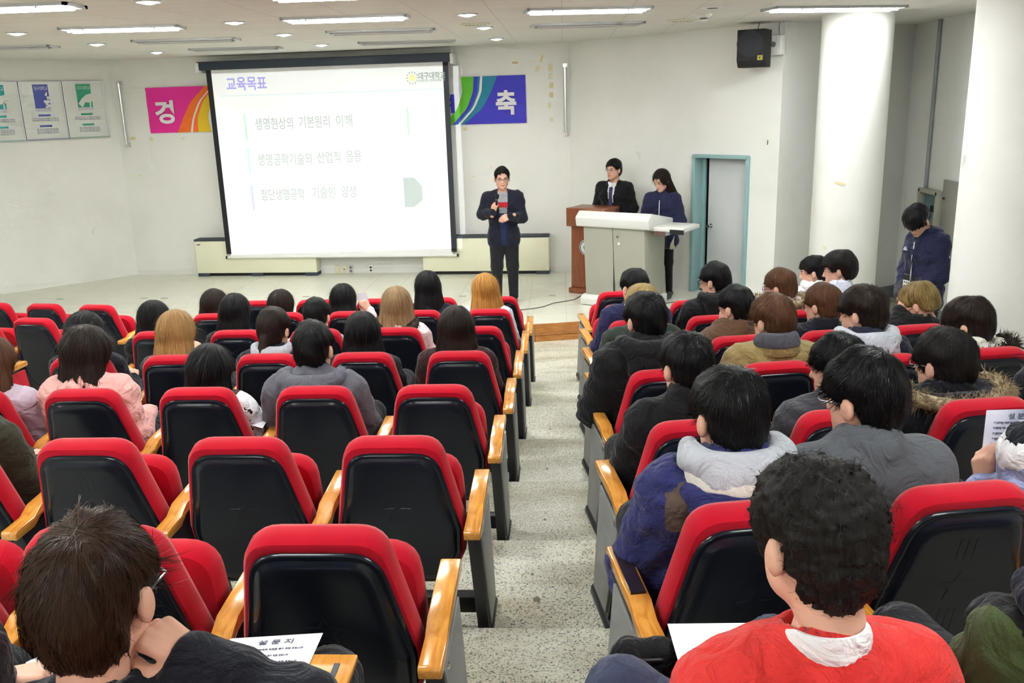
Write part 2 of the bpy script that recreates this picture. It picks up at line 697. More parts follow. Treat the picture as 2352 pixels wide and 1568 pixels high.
def fluorescent(x0, x1, y, lit, label, y1=None):
    y1 = y if y1 is None else y1
    L = math.hypot(x1 - x0, y1 - y)
    a = math.atan2(y1 - y, x1 - x0)
    t = thing('ceiling_light', label, 'light', ((x0 + x1) / 2, (y + y1) / 2, ZC), a, 'fluorescent ceiling fittings')
    w = 0.30
    h = MB()
    # surface frame with sloping reflector sides
    for s in (-1, 1):
        h.prism([(s * w / 2, 0.002), (s * w / 2, -0.022), (s * (w / 2 - 0.02), -0.022), (s * (w / 2 - 0.055), 0.002)], 0, -L / 2, L / 2)
        h.box((s * (L / 2 - 0.012), 0, -0.010), (0.024, w, 0.024))
    h.build('frame', M_HOUS, t)
    MB().box((0, 0, -0.002), (L - 0.05, w - 0.1, 0.004)).build('reflector', M_HOUS if lit else M_RECESS, t)
    for s in (-0.06, 0.06):
        MB().tube([(-L / 2 + 0.05, s, -0.024), (L / 2 - 0.05, s, -0.024)], 0.014, 8).build('tube', M_TUBE if lit else M_DEADTUBE, t, smooth=True)
    for s in (-0.3, 0.3):
        MB().box((s * L, -w / 2 + 0.03, -0.026), (0.012, 0.02, 0.014)).build('clip', M_HOUS, t)
    if lit:
        ld = bpy.data.lights.new('tube_light', 'AREA')
        ld.shape = 'RECTANGLE'
        ld.size, ld.size_y = L - 0.1, 0.2
        ld.energy = LAMP_W
        ld.color = LAMP_COL
        lo = bpy.data.objects.new('tube_light', ld)
        lo.location = (0, 0, -0.045)
        link(lo, t)
    return t


def at_ceil(u, v):
    return atz(u, v, ZC)


def fl_px(a, b, lit, label):
    p, q = at_ceil(*a), at_ceil(*b)
    return fluorescent(p[0], q[0], p[1], lit, label, q[1])


fl_px((147, 66), (418, 59), True, 'lit fluorescent ceiling fitting over the seats before the wall posters')
fl_px((652, 44), (938, 35), True, 'lit fluorescent ceiling fitting in front of the projection screen')
fl_px((1206, 23), (1492, 17), True, 'lit fluorescent ceiling fitting above the centre aisle')
fl_px((1765, 18), (2064, 15), True, 'lit fluorescent ceiling fitting right before the round white column')
fluorescent(-4.46, -3.36, 6.40, True, 'lit fluorescent ceiling fitting one row behind the poster side one')
for (a, b, lb) in (((312, 94), (545, 87), 'unlit fluorescent ceiling fitting between three downlights, second from the stage'),
                   ((752, 73), (1000, 66), 'unlit fluorescent ceiling fitting behind the lit one before the screen'),
                   ((822, 98), (1044, 93), 'unlit fluorescent ceiling fitting hard against the screen case, beside its roller end'),
                   ((440, 113), (645, 107), 'unlit fluorescent ceiling fitting hard against the screen case, beside the poster wall'),
                   ((1220, 57), (1475, 51), 'unlit fluorescent ceiling fitting with a loose end over the lectern'),
                   ((-130, 111), (125, 104), 'unlit fluorescent ceiling fitting above the wall posters')):
    fl_px(a, b, False, lb)
# the same grid carries on over the seats, out of the photograph
for iy, yy in enumerate((6.4, 3.9, 1.4, -1.1)):
    for ix, (xa, xb) in enumerate(((-7.3, -6.2), (-4.46, -3.36), (-2.0, -0.9), (0.9, 2.0))):
        if (xa == -4.46 and yy == 6.4):
            continue
        fluorescent(xa, xb, yy, True, 'lit fluorescent fitting, %s of the %s ceiling row over the seats' % (('first', 'second', 'third', 'fourth')[ix], ('first', 'second', 'third', 'last')[iy]))

M_LENS = mat('lit_lens', (1, 1, 1), 0.3, emit=(1.0, 0.98, 0.92), estr=40.0)

M_LENS.cycles.emission_sampling = 'NONE'


def downlight(u, v, label):
    p = at_ceil(u, v)
    t = thing('downlight', label, 'light', (p[0], p[1], ZC), 0, 'recessed downlights')
    MB().lathe([(0.095, 0.002), (0.095, -0.006), (0.082, -0.012), (0.066, -0.006), (0.066, 0.002)], 24).build('trim_ring', M_HOUS, t, smooth=True)
    MB().lathe([(0.066, 0.0), (0.066, -0.006), (0.05, -0.016), (0.02, -0.024), (0.001, -0.026)], 20).build('lens', M_LENS, t, smooth=True)
    ld = bpy.data.lights.new('lens_light', 'SPOT')
    ld.spot_size = math.radians(140)
    ld.spot_blend = 0.6
    ld.shadow_soft_size = 0.06
    ld.energy = DOWN_W * 4
    ld.color = (1.0, 0.97, 0.9)
    lo = bpy.data.objects.new('lens_light', ld)
    lo.location = (0, 0, -0.04)
    link(lo, t)


for i, (u, v) in enumerate(((38, 75), (222, 100), (360, 119))):
    downlight(u, v, ('first', 'second', 'third')[i] + ' lit downlight of the row toward the stage nearest the posters')
for i, (u, v) in enumerate(((340, 2), (538, 50), (652, 78), (738, 102))):
    downlight(u, v, ('first', 'second', 'third', 'fourth')[i] + ' lit downlight of the row toward the screen middle')
for i, (u, v) in enumerate(((1073, 32), (1112, 62), (1140, 88))):
    downlight(u, v, ('first', 'second', 'third')[i] + ' lit downlight of the row toward the blue banner end')

M_VENT = mat('vent_cream', srgb(214, 212, 190), 0.6)
for (u, v, lb) in ((1092, 55, 'cream slotted ceiling grille beside the downlights'), (1567, 46, 'cream slotted ceiling grille near the corner loudspeaker')):
    p = at_ceil(u, v)
    t = thing('ceiling_vent', lb, 'vent', (p[0], p[1], ZC), 0, 'ceiling grilles')
    MB().lathe([(0.15, 0.002), (0.15, -0.008), (0.12, -0.012), (0.001, -0.012)], 24).build('plate', M_VENT, t, smooth=True)
    for k in range(6):
        MB().box((-0.09 + k * 0.036, 0, -0.0125), (0.02, 0.05, 0.003)).build('slot', M_RECESS, t)
p = at_ceil(1617, 32)
t = thing('smoke_detector', 'small round smoke detector hanging from the ceiling tiles', 'detector', (p[0], p[1], ZC))
MB().lathe([(0.075, 0.001), (0.075, -0.02), (0.055, -0.03), (0.035, -0.032), (0.035, -0.055), (0.02, -0.065), (0.001, -0.066)], 20).build('base', M_WHITE, t, smooth=True)
MB().lathe([(0.0365, -0.036), (0.0365, -0.05)], 20).build('sensor_band', M_RECESS, t, smooth=True)
p = at_ceil(1637, 15)
t = thing('ceiling_speaker', 'flat round ceiling loudspeaker beside the smoke detector', 'speaker', (p[0], p[1], ZC))
MB().lathe([(0.11, 0.001), (0.11, -0.008), (0.08, -0.014), (0.001, -0.014)], 22).build('grille', M_WHITE, t, smooth=True)
MB().lathe([(0.05, -0.0135), (0.05, -0.016), (0.001, -0.016)], 18).build('centre_disc', M_RECESS, t, smooth=True)

# projector above the seats, out of the frame; its beam is the light on the screen
PJ = np.array([-2.87, 3.5, 3.06])
t = thing('ceiling_projector', 'white ceiling projector hung over the seats', 'projector', (PJ[0], PJ[1] - 0.25, PJ[2]))
MB().box((0, 0, 0), (0.36, 0.30, 0.11)).build('body', M_WHITE, t, bevel=0.012)
MB().tube([(0, 0, 0.05), (0, 0, ZC - PJ[2] + 0.005)], 0.02).build('mount_pole', M_WHITE, t)
MB().lathe([(0.045, 0.0), (0.045, 0.04), (0.035, 0.05), (0.001, 0.05)], 20, c=(0, 0.145, 0), axis=1).build('lens', M_DARK, t, smooth=True)
# ------------------------------------------------------------------ projection screen
OFF = 0.24
SP = BL - NB * OFF            # point on the screen plane
TB = np.array([NB[1], -NB[0]])  # along the back wall, to +x


def on_screen(u, v, off=OFF):
    return onplane(u, v, BL - NB * off, NB)


s_tl, s_tr = on_screen(488, 160), on_screen(1024, 141)
s_bl, s_br = on_screen(524, 590), on_screen(1036, 584)
sx0 = np.dot(((s_tl + s_bl) / 2)[:2] - SP, TB)
sx1 = np.dot(((s_tr + s_br) / 2)[:2] - SP, TB)
sz1, sz0 = (s_tl[2] + s_tr[2]) / 2, (s_bl[2] + s_br[2]) / 2
RZB = math.atan2(TB[1], TB[0])
scr = thing('projection_screen', 'pulled-down white projection screen with black side borders showing a slide', 'screen', (SP[0], SP[1], 0), RZB)
M_SCR = mat('screen_fabric', srgb(246, 247, 248), 0.75, spec=0.2)
M_SCRB = mat('screen_border', srgb(20, 24, 32), 0.6)
M_CASE = mat('screen_case', srgb(46, 56, 70), 0.4)
sw = sx1 - sx0
MB().box(((sx0 + sx1) / 2, 0, (sz0 + sz1) / 2), (sw, 0.006, sz1 - sz0)).build('fabric', M_SCR, scr)
for x in (sx0 - 0.02, sx1 + 0.02):
    MB().box((x, -0.001, (sz0 + sz1) / 2 + 0.02), (0.075, 0.0065, sz1 - sz0 - 0.04)).build('side_border', M_SCRB, scr)
MB().prism([(-0.06, sz1 - 0.005), (0.06, sz1 - 0.005), (0.06, sz1 + 0.08), (0.03, sz1 + 0.11), (-0.06, sz1 + 0.11)], 0, sx0 - 0.16, sx1 + 0.10).build('case', M_CASE, scr, bevel=0.008)
for x in (sx0 - 0.15, sx1 + 0.12):
    br_ = MB().box((x, 0.06, sz1 + 0.03), (0.04, 0.30, 0.13)).build('wall_bracket', M_WHITE, scr, bevel=0.004)
MB().tube([(sx0 - 0.06, 0, sz0 - 0.01), (sx1 + 0.07, 0, sz0 - 0.01)], 0.018, 10).build('bottom_bar', M_WHITE, scr, smooth=True)
for x in (sx0 - 0.06, sx1 + 0.07):
    MB().tube([(x - 0.012, 0, sz0 - 0.01), (x + 0.012, 0, sz0 - 0.01)], 0.022, 10).build('bar_cap', M_DARK, scr, smooth=True)
# projected slide image, put into the colour of thin pieces on the fabric
M_S_VIO = mat('slide_violet', srgb(176, 170, 240), 0.8)
M_S_GRY = mat('slide_grey', srgb(186, 196, 194), 0.8)
M_S_GRN = mat('slide_green', srgb(200, 236, 214), 0.8)
M_S_CYA = mat('slide_cyan', srgb(206, 238, 244), 0.8)
M_S_LAV = mat('slide_lavender', srgb(206, 208, 248), 0.8)
M_S_LOGO = mat('slide_logo', srgb(160, 176, 168), 0.8)
M_S_LOGOY = mat('slide_logo_yellow', srgb(238, 240, 170), 0.8)


def scr_local(u, v):
    p = on_screen(u, v)
    return np.dot(p[:2] - SP, TB), p[2]


def slide_text(body, u, v, u2, h_px, m, bold=0.0):
    x, z = scr_local(u, v)
    x2, _ = scr_local(u2, v - 4)
    lettering(body, h_px, m, scr, (x, -0.0048, z), (1, 0, 0), (0, 0, 1), 'slide_lettering', bold=bold, fit=x2 - x)


slide_text('교육목표', 521, 206, 613, 0.20, M_S_VIO, 0.004)
for (u0_, v0_, words) in ((587, 296, (('생명현상의', 587, 673), ('기본원리', 687, 757), ('이해', 771, 808))),
                          (593, 378, (('생명공학기술의', 593, 716), ('산업적', 729, 782), ('응용', 795, 830))),
                          (600, 458, (('첨단생명공학', 600, 700), ('기술인', 717, 770), ('양성', 784, 817)))):
    for (wd_, ua, ub) in words:
        slide_text(wd_, ua, v0_ - 0.04 * (ua - u0_), ub, 0.18, M_S_GRY, 0.001)
slide_text('대구대학교', 961, 181, 1022, 0.10, M_S_LOGO, 0.002)
slide_text('DAEGU UNIVERSITY', 962, 188, 1022, 0.045, M_S_LOGO)
x, z = scr_local(947, 179)
MB().lathe([(0.045, -0.004), (0.045, -0.0052), (0.001, -0.0052)], 20, c=(x, 0, z), axis=1).build('slide_logo', M_S_LOGOY, scr)
for k in range(12):
    q = k * math.pi / 6
    MB().box((x + 0.075 * math.cos(q), -0.0045, z + 0.075 * math.sin(q)), (0.016, 0.002, 0.016)).build('slide_logo_ray', M_S_LOGO, scr)
for (u, v0, v1, m) in ((563, 262, 322, M_S_GRN), (936, 250, 310, M_S_GRN), (571, 340, 400, M_S_CYA), (579, 424, 482, M_S_LAV)):
    xa, za = scr_local(u, v0)
    xb, zb = scr_local(u + 3, v1)
    MB().box(((xa + xb) / 2, -0.0042, (za + zb) / 2), (0.03, 0.002, za - zb)).build('slide_bar', m, scr)
xa, za = scr_local(506, 222)
xb, zb = scr_local(1020, 203)
MB().box(((xa + xb) / 2, -0.0042, (za + zb) / 2), (xb - xa, 0.002, 0.008)).build('slide_rule', M_S_CYA, scr)
xa, za = scr_local(926, 408)
xb, zb = scr_local(972, 475)
MB().prism([(xa, zb), (xa, za), (xa + 0.6 * (xb - xa), za), (xb, za - 0.12), (xb, zb + 0.1), (xa + 0.5 * (xb - xa), zb)], 1, -0.0052, -0.0035).build('slide_picture', M_S_GRY, scr)

# projector beam: spot lamp with a rectangular gate (lens shift, straight ahead)
Dp = 12.68 - PJ[1]
xl, xr = on_screen(504, 300)[0], on_screen(1063, 300, 0.0)[0]
tx0, tx1 = (xl - PJ[0]) / Dp, (-1.44 - PJ[0]) / (12.84 - PJ[1])
zt, zb = on_screen(760, 160)[2], on_screen(760, 577)[2]
tz1, tz0 = (zt - PJ[2]) / Dp, (zb - PJ[2]) / Dp
ld = bpy.data.lights.new('projector_beam', 'SPOT')
ld.spot_size = math.radians(75)
ld.spot_blend = 0.0
ld.shadow_soft_size = 0.008
ld.energy = PROJ_W
ld.color = (0.93, 1.0, 1.0)
ld.use_nodes = True
nt = ld.node_tree
em = nt.nodes['Emission']
tc = nt.nodes.new('ShaderNodeTexCoord')
sp = nt.nodes.new('ShaderNodeSeparateXYZ')
nt.links.new(tc.outputs['Normal'], sp.inputs[0])


def mth(op, a, b=None):
    n = nt.nodes.new('ShaderNodeMath')
    n.operation = op
    for i, x in enumerate((a, b)):
        if x is None:
            continue
        if isinstance(x, (int, float)):
            n.inputs[i].default_value = x
        else:
            nt.links.new(x, n.inputs[i])
    return n.outputs[0]


nz = mth('ABSOLUTE', sp.outputs['Z'])
gx = mth('DIVIDE', sp.outputs['X'], nz)
gy = mth('DIVIDE', sp.outputs['Y'], nz)
gate = mth('MULTIPLY', mth('MULTIPLY', mth('GREATER_THAN', gx, tx0), mth('LESS_THAN', gx, tx1)),
           mth('MULTIPLY', mth('GREATER_THAN', gy, tz0), mth('LESS_THAN', gy, tz1)))
nt.links.new(gate, em.inputs['Strength'])
lo = bpy.data.objects.new('projector_beam', ld)
lo.location = (0, 0.25, 0)
lo.rotation_euler = (math.radians(90), 0, 0)
link(lo, bpy.data.objects['ceiling_projector'])

# ------------------------------------------------------------------ banner behind the screen
b0, b1 = onplane(339, 250, BL - NB * 0.02, NB), onplane(1208, 230, BL - NB * 0.02, NB)
BO = b0[:2]
BWID = float(np.dot(b1[:2] - b0[:2], TB))
zt_, zb_ = 2.945, 2.305
ban = thing('celebration_banner', 'pink to blue cloth banner with rainbow arcs pinned behind the projection screen', 'banner', (BO[0], BO[1], 0), RZB)
M_PINK = mat('banner_pink', srgb(226, 40, 150), 0.6)
M_ORNG = mat('banner_orange', srgb(238, 112, 40), 0.6)
M_YEL = mat('banner_yellow', srgb(232, 196, 40), 0.6)
M_BWHT = mat('banner_white', srgb(236, 236, 240), 0.6)
M_GRN = mat('banner_green', srgb(96, 190, 50), 0.6)
M_TEAL = mat('banner_teal', srgb(30, 128, 158), 0.6)
M_BLUE = mat('banner_blue', srgb(58, 54, 190), 0.6)
HB = zt_ - zb_


def curve_x(x_top, x_bot, bulge, s):
    return x_top + (x_bot - x_top) * s + bulge * math.sin(math.pi * s)


def band(f0, f1, m, name, y=0.0):
    n = 10
    L_ = [(f0(k / n), zt_ - HB * k / n) for k in range(n + 1)]
    R_ = [(f1(k / n), zt_ - HB * k / n) for k in range(n + 1)]
    mb = MB()
    V = []
    F = []
    for k in range(n + 1):
        w = 0.004 * math.sin(k * 1.3)
        V += [(L_[k][0], y + w, L_[k][1]), (R_[k][0], y + w, R_[k][1])]
    for k in range(n):
        F.append((2 * k, 2 * k + 1, 2 * k + 3, 2 * k + 2))
    mb.add(V, F)
    mb.add([(a, b + 0.003, c) for a, b, c in V], [f[::-1] for f in F])
    return mb.build(name, m, ban)


def fx(u, v):
    p = onplane(u, v, BL - NB * 0.02, NB)
    return float(np.dot(p[:2] - BO, TB))


def arc(pts):
    """pts: list of (u,v) top to bottom along the band edge -> x(s)"""
    P = [fx(u, v) for u, v in pts]
    k = len(P) - 1

    def f(s):
        i = min(int(s * k), k - 1)
        q = s * k - i
        return P[i] * (1 - q) + P[i + 1] * q
    return f


e0 = lambda s: 0.0
eo = arc([(470, 200), (437, 232), (420, 262), (408, 302)])
ew = arc([(486, 200), (456, 232), (442, 262), (438, 302)])
ew2 = arc([(489, 200), (460, 232), (446, 262), (443, 302)])
eo2 = arc([(494, 200), (466, 232), (453, 262), (456, 302)])
ey = arc([(505, 200), (485, 232), (477, 262), (486, 302)])
eg0 = arc([(1058, 180), (1062, 212), (1050, 246), (1020, 288)])
eg1 = arc([(1088, 180), (1086, 212), (1072, 246), (1040, 287)])
eb1 = arc([(1097, 180), (1096, 212), (1080, 246), (1048, 287)])
ew3 = arc([(1103, 180), (1100, 212), (1085, 246), (1052, 287)])
ew4 = arc([(1108, 179), (1106, 212), (1090, 246), (1058, 286)])
et = arc([(1142, 178), (1128, 212), (1108, 246), (1066, 286)])
ee = lambda s: BWID
band(e0, eo, M_PINK, 'pink_field')
band(eo, ew, M_ORNG, 'orange_arc')
band(ew, ew2, M_BWHT, 'white_arc')
band(ew2, eo2, M_ORNG, 'orange_arc')
band(eo2, ey, M_YEL, 'yellow_arc')
band(ey, eg0, M_BWHT, 'white_field')
band(eg0, eg1, M_GRN, 'green_arc')
band(eg1, eb1, M_BLUE, 'blue_arc')
band(eb1, ew3, M_TEAL, 'teal_arc')
band(ew3, ew4, M_BWHT, 'white_arc')
band(ew4, et, M_TEAL, 'teal_arc')
band(et, ee, M_BLUE, 'blue_field')


def ban_text(body, u, v, u2, size, m, bold):
    lettering(body, size, m, ban, (fx(u, v), -0.012, onplane(u, v, BL - NB * 0.02, NB)[2]), (1, 0, 0), (0, 0, 1), 'banner_lettering', bold=bold, fit=fx(u2, v) - fx(u, v))


ban_text('경', 359, 279, 403, 0.34, M_BWHT, 0.012)
ban_text('축', 1139, 258, 1186, 0.34, M_BWHT, 0.012)
ban_text('여', 996, 256, 1043, 0.26, M_BLUE, 0.008)

# ------------------------------------------------------------------ wall posters on the left wall
M_FRAME = mat('aluminium_frame', srgb(205, 210, 212), 0.3, metal=0.5)
M_BOARD = mat('poster_board', srgb(222, 226, 222), 0.12, spec=0.5)
M_PTXT = mat('poster_text', srgb(120, 124, 160), 0.6)
TL = np.array([1.0, 1.0]) / math.sqrt(2)
PLW = BL - NLW * 0.004


def lw(u, v):
    p = onplane(u, v, PLW, NLW)
    return float(np.dot(p[:2] - PLW, TL)), p[2]


RZL = math.atan2(TL[1], TL[0])
pos_specs = [((38, 190), (139, 190), srgb(70, 84, 170), 'blue', 'blue leaf motif'), ((139, 190), (235, 188), srgb(40, 150, 118), 'green', 'green tree motif'),
             ((-66, 190), (38, 190), srgb(30, 160, 165), 'teal', 'teal motif')]
for (a, b, c, cn, lb) in pos_specs:
    xa, _ = lw(*a)
    xb, _ = lw(*b)
    wd, z1, z0 = xb - xa - 0.012, 3.06, 2.27
    base = PLW + TL * (xa + 0.006)
    t = thing('wall_poster', 'framed white wall poster with a %s and printed lines' % lb, 'poster', (base[0], base[1], 0), RZL, 'framed posters on the wall')
    MB().box((wd / 2, -0.008, (z0 + z1) / 2), (wd, 0.016, z1 - z0)).build('board', M_BOARD, t)
    for (cx_, cz_, sx_, sz_, m) in ((wd / 2, z1 - 0.008, wd, 0.016, M_FRAME), (0.006, (z0 + z1) / 2, 0.012, z1 - z0, M_FRAME), (wd - 0.006, (z0 + z1) / 2, 0.012, z1 - z0, M_FRAME)):
        MB().box((cx_, -0.012, cz_), (sx_, 0.026, sz_)).build('frame_bar', m, t)
    m = mat('poster_' + cn, c, 0.3)
    MB().box((wd / 2, -0.012, z0 + 0.009), (wd, 0.026, 0.018)).build('frame_bar', mat('poster_edge_' + cn, tuple(0.5 * q + 0.3 for q in c), 0.4), t)
    px0, pw = wd * 0.32, wd * 0.36
    pic = MB().box((px0 + pw / 2, -0.017, z1 - 0.20), (pw, 0.002, 0.32)).build('picture_block', m, t)
    lettering('대구대학교', 0.06, M_BOARD, pic, (px0 + 0.015, -0.0185, z1 - 0.115), (1, 0, 0), (0, 0, 1), 'picture_lettering', fit=pw * 0.86)
    if cn != 'blue':
        MB().prism([(px0 + 0.3 * pw, z1 - 0.36), (px0 + 0.04 * pw, z1 - 0.31), (px0 + 0.3 * pw, z1 - 0.24), (px0 + 0.6 * pw, z1 - 0.19), (px0 + pw, z1 - 0.17), (px0 + pw, z1 - 0.28), (px0 + 0.7 * pw, z1 - 0.30), (px0 + 0.5 * pw, z1 - 0.29)], 1, -0.019, -0.0175).build('tree_crown', M_BOARD, pic)
        MB().prism([(px0 + 0.78 * pw, z1 - 0.36), (px0 + 0.8 * pw, z1 - 0.28), (px0 + 0.9 * pw, z1 - 0.27), (px0 + 0.88 * pw, z1 - 0.36)], 1, -0.019, -0.0175).build('tree_trunk', M_BOARD, pic)
    else:
        for k, (fx_, fz_, r_) in enumerate(((0.85, 0.155, 0.012), (0.80, 0.18, 0.016), (0.92, 0.22, 0.022), (0.70, 0.27, 0.022), (0.88, 0.27, 0.026), (0.78, 0.30, 0.02), (0.9, 0.33, 0.026), (0.74, 0.345, 0.018))):
            MB().lathe([(r_, -0.0175), (r_, -0.019), (0.001, -0.019)], 7, c=(px0 + fx_ * pw, 0, z1 - fz_), axis=1).build('leaf_print', M_BOARD, pic)
    MB().box((px0 + pw / 2, -0.017, z1 - 0.385), (pw, 0.002, 0.035)).build('caption_strip', mat('poster_caption', srgb(196, 200, 214), 0.5), t)
    for zc_, in ((0.455,), (0.60,)):
        MB().box((px0 + pw / 2, -0.017, z1 - zc_), (pw * 0.8, 0.002, 0.026)).build('heading_pill', m, t)
    for k, zz in enumerate((0.495, 0.522, 0.64, 0.664, 0.69)):
        lettering('지식과 봉사의 정신으로 미래를 여는 인재 양성' if k < 2 else '전문 지식과 창의력을 갖춘 인재 육성', 0.026, M_PTXT, t, (wd * (0.2 if k < 2 else 0.27), -0.0172, z1 - zz - 0.012), (1, 0, 0), (0, 0, 1), 'small_print', fit=wd * (0.62 if k < 2 else 0.5))


# ------------------------------------------------------------------ chrome rails
def rail(u0, v0, u1, v1, label, ty):
    pa, pb = onplane(u0, v0, BL - NB * 0.06, NB), onplane(u1, v1, BL - NB * 0.06, NB)
    x, y = (pa[0] + pb[0]) / 2, (pa[1] + pb[1]) / 2
    t = thing('wall_rail', label, 'rail', (x, y, 0), RZB, 'chrome wall rails')
    z1, z0 = pa[2], pb[2]
    MB().tube([(0, 0, z0), (0, 0, z1)], 0.022, 12).build('rod', M_CHROME, t, smooth=True)
    for z in (z0, z1):
        MB().tube([(0, -0.02, z), (0, 0.062, z)], 0.026, 10).build('bracket', M_CHROME, t, smooth=True)
        MB().box((0, 0.057, z), (0.06, 0.008, 0.05)).build('bracket_plate', M_CHROME, t)


rail(272, 190, 291, 334, 'vertical chrome rail on the wall between posters and pink banner end', 0)
rail(1298, 150, 1299, 308, 'vertical chrome rail on the wall beside blue banner end', 0)

# ------------------------------------------------------------------ heater cabinets
M_CREAM = mat('heater_cream', srgb(240, 240, 214), 0.45, spec=0.3)
M_HTOP = mat('heater_top', srgb(58, 66, 78), 0.5)


def heater(u0, u1, label):
    pa, pb = onplane(u0, 610, BL - NB * 0.2, NB), onplane(u1, 610, BL - NB * 0.2, NB)
    base = pa[:2]
    L = float(np.dot(pb[:2] - pa[:2], TB))
    t = thing('heater_cabinet', label, 'heater', (base[0], base[1], ZS), RZB, 'heater cabinets under the screen')
    h = 0.53
    MB().box((L / 2, 0.1, 0.05 + (h - 0.05) / 2), (L, 0.196, h - 0.05)).build('cabinet_body', M_CREAM, t, bevel=0.004)
    top = MB().box((L / 2, 0.098, h + 0.014), (L + 0.012, 0.206, 0.03)).build('top_grille', M_HTOP, t, bevel=0.003)
    for k in range(14):
        MB().box((L * (k + 0.5) / 14, 0.1, h + 0.030), (L / 14 - 0.02, 0.12, 0.004)).build('grille_slat', M_DARK, top)
    MB().box((L / 2, 0.12, 0.025), (L - 0.02, 0.15, 0.05)).build('plinth', M_DARK, t)
    for x in (0.09, L / 2, L - 0.09):
        MB().box((x, 0.09, 0.025), (0.18, 0.176, 0.052)).build('foot', M_HTOP, t)
    MB().box((0.06, -0.001, h - 0.05), (0.055, 0.004, 0.012)).build('badge', M_HTOP, t, bevel=0.003)


heater(453, 727, 'long cream heater cabinet on stage under the screen, toward the posters')
heater(972, 1261, 'long cream heater cabinet on stage behind the speaker with microphone')

# ------------------------------------------------------------------ wall sockets
for (u, v, m, lb) in ((776, 618, mat('socket_cream', srgb(224, 220, 190), 0.5), 'blank cream wall plate, first of the sockets between the heaters'),
                      (791, 618, MATS['socket_cream'], 'cream wall plate with a single round switch between the heaters'),
                      (806, 618, mat('socket_grey', srgb(205, 204, 196), 0.5), 'grey twin wall socket between the heaters'),
                      (852, 617, M_WHITE, 'white wall plate with two dark data jacks between the heaters')):
    p = onplane(u, v, BL - NB * 0.013, NB)
    t = thing('wall_socket', lb, 'socket', (p[0], p[1], p[2]), RZB, 'wall sockets between the heaters')
    MB().box((0, 0, 0), (0.072, 0.012, 0.12)).build('plate', m, t, bevel=0.003)
    if 'jacks' in lb:
        for z in (-0.022, 0.022):
            MB().box((0, -0.007, z), (0.03, 0.006, 0.026)).build('jack', M_DARK, t)
    elif 'twin' in lb:
        for z in (-0.026, 0.026):
            MB().lathe([(0.02, -0.006), (0.02, -0.009), (0.012, -0.0075), (0.001, -0.0075)], 14, c=(0, 0, z), axis=1).build('outlet', M_RECESS, t)
    elif 'round' in lb:
        MB().lathe([(0.012, -0.006), (0.012, -0.012), (0.001, -0.012)], 14, c=(0, 0, 0), axis=1).build('switch', M_RECESS, t)
    else:
        for z in (-0.04, 0.04):
            MB().lathe([(0.004, -0.006), (0.004, -0.008), (0.001, -0.008)], 8, c=(0, 0, z), axis=1).build('screw', M_CHROME, t)

# ------------------------------------------------------------------ tape scraps left on the walls
M_TAPE = mat('old_tape', srgb(226, 214, 166), 0.5, spec=0.4)


def tape(u, v, w, h, ang, plane, n, parent):
    p = onplane(u, v, plane - n * 0.002, n)
    tdir = np.array([n[1], -n[0]])
    a = math.atan2(tdir[1], tdir[0])
    mb = MB().box((0, 0, 0), (w, 0.002, h))
    o = mb.build('tape_scrap', M_TAPE, parent)
    o.matrix_world = Matrix.Translation(Vector(p)) @ Matrix.Rotation(a, 4, 'Z') @ Matrix.Rotation(ang, 4, 'Y')


wb = bpy.data.objects['wall_back']
for (u, v, w, h, ang) in ((1244, 134, .03, .09, .3), (1235, 157, .03, .07, .4), (1265, 155, .045, .09, 0), (1265, 175, .05, .05, 0), (1266, 196, .05, .07, .1), (1266, 218, .05, .07, -.1), (1262, 242, .03, .08, 0),
                          (1266, 275, .04, .05, 0), (305, 318, .08, .04, 0), (347, 319, .05, .05, .7), (1068, 297, .06, .03, 0), (420, 318, .05, .015, 0), (322, 402, .04, .02, .5), (1183, 144, .08, .03, 0), (1128, 384, .02, .02, 0), (1088, 405, .02, .02, .5)):
    tape(u, v, w, h, ang, BL, NB, wb)
# two scraps on the round column
for (u, v, w) in ((1929, 421, 0.10), (1894, 569, 0.035)):
    d = ray(u, v)
    c = np.array([2.97, 9.66])
    A = np.dot(d[:2], d[:2]); B = -2 * np.dot(d[:2], c); Cc = np.dot(c, c) - 0.3475 ** 2
    s = (-B - math.sqrt(B * B - 4 * A * Cc)) / (2 * A)
    p = CAMP + d * s
    n = p[:2] - c
    o = MB().box((0, 0, 0), (w, 0.003, 0.022)).build('tape_scrap', M_TAPE, col_a)
    o.matrix_world = Matrix.Translation(Vector(p)) @ Matrix.Rotation(math.atan2(n[1], n[0]) + math.pi / 2, 4, 'Z') @ Matrix.Rotation(0.22, 4, 'Y')

# ------------------------------------------------------------------ door in the right wall
TR = np.array([NRW[1], -NRW[0]])      # along right wall away from back corner
DB = BR + TR * DOOR['s0']
RZR = math.atan2(TR[1], TR[0])
M_TEALF = mat('door_frame_teal', srgb(142, 176, 178), 0.45)
M_LEAF = mat('door_leaf_grey', srgb(206, 210, 211), 0.4)
dw = DOOR['s1'] - DOOR['s0']
dz = DOOR['zt']
door = struct(empty('door_1', (DB[0], DB[1], 0), RZR))
fr = 0.045
MB().box((fr / 2 - 0.012, 0.07, (dz + ZS) / 2), (fr, 0.22, dz - ZS)).build('frame_jamb', M_TEALF, door, bevel=0.004)
MB().box((dw - fr / 2 + 0.012, 0.07, (dz + ZS) / 2), (fr, 0.22, dz - ZS)).build('frame_jamb', M_TEALF, door, bevel=0.004)
MB().box((dw / 2, 0.07, dz - fr / 2 + 0.012), (dw, 0.22, fr)).build('frame_head', M_TEALF, door, bevel=0.004)
MB().box((0.055, 0.14, (dz + ZS) / 2), (0.05, 0.03, dz - ZS - 0.03)).build('stop_strip', M_TEALF, door)
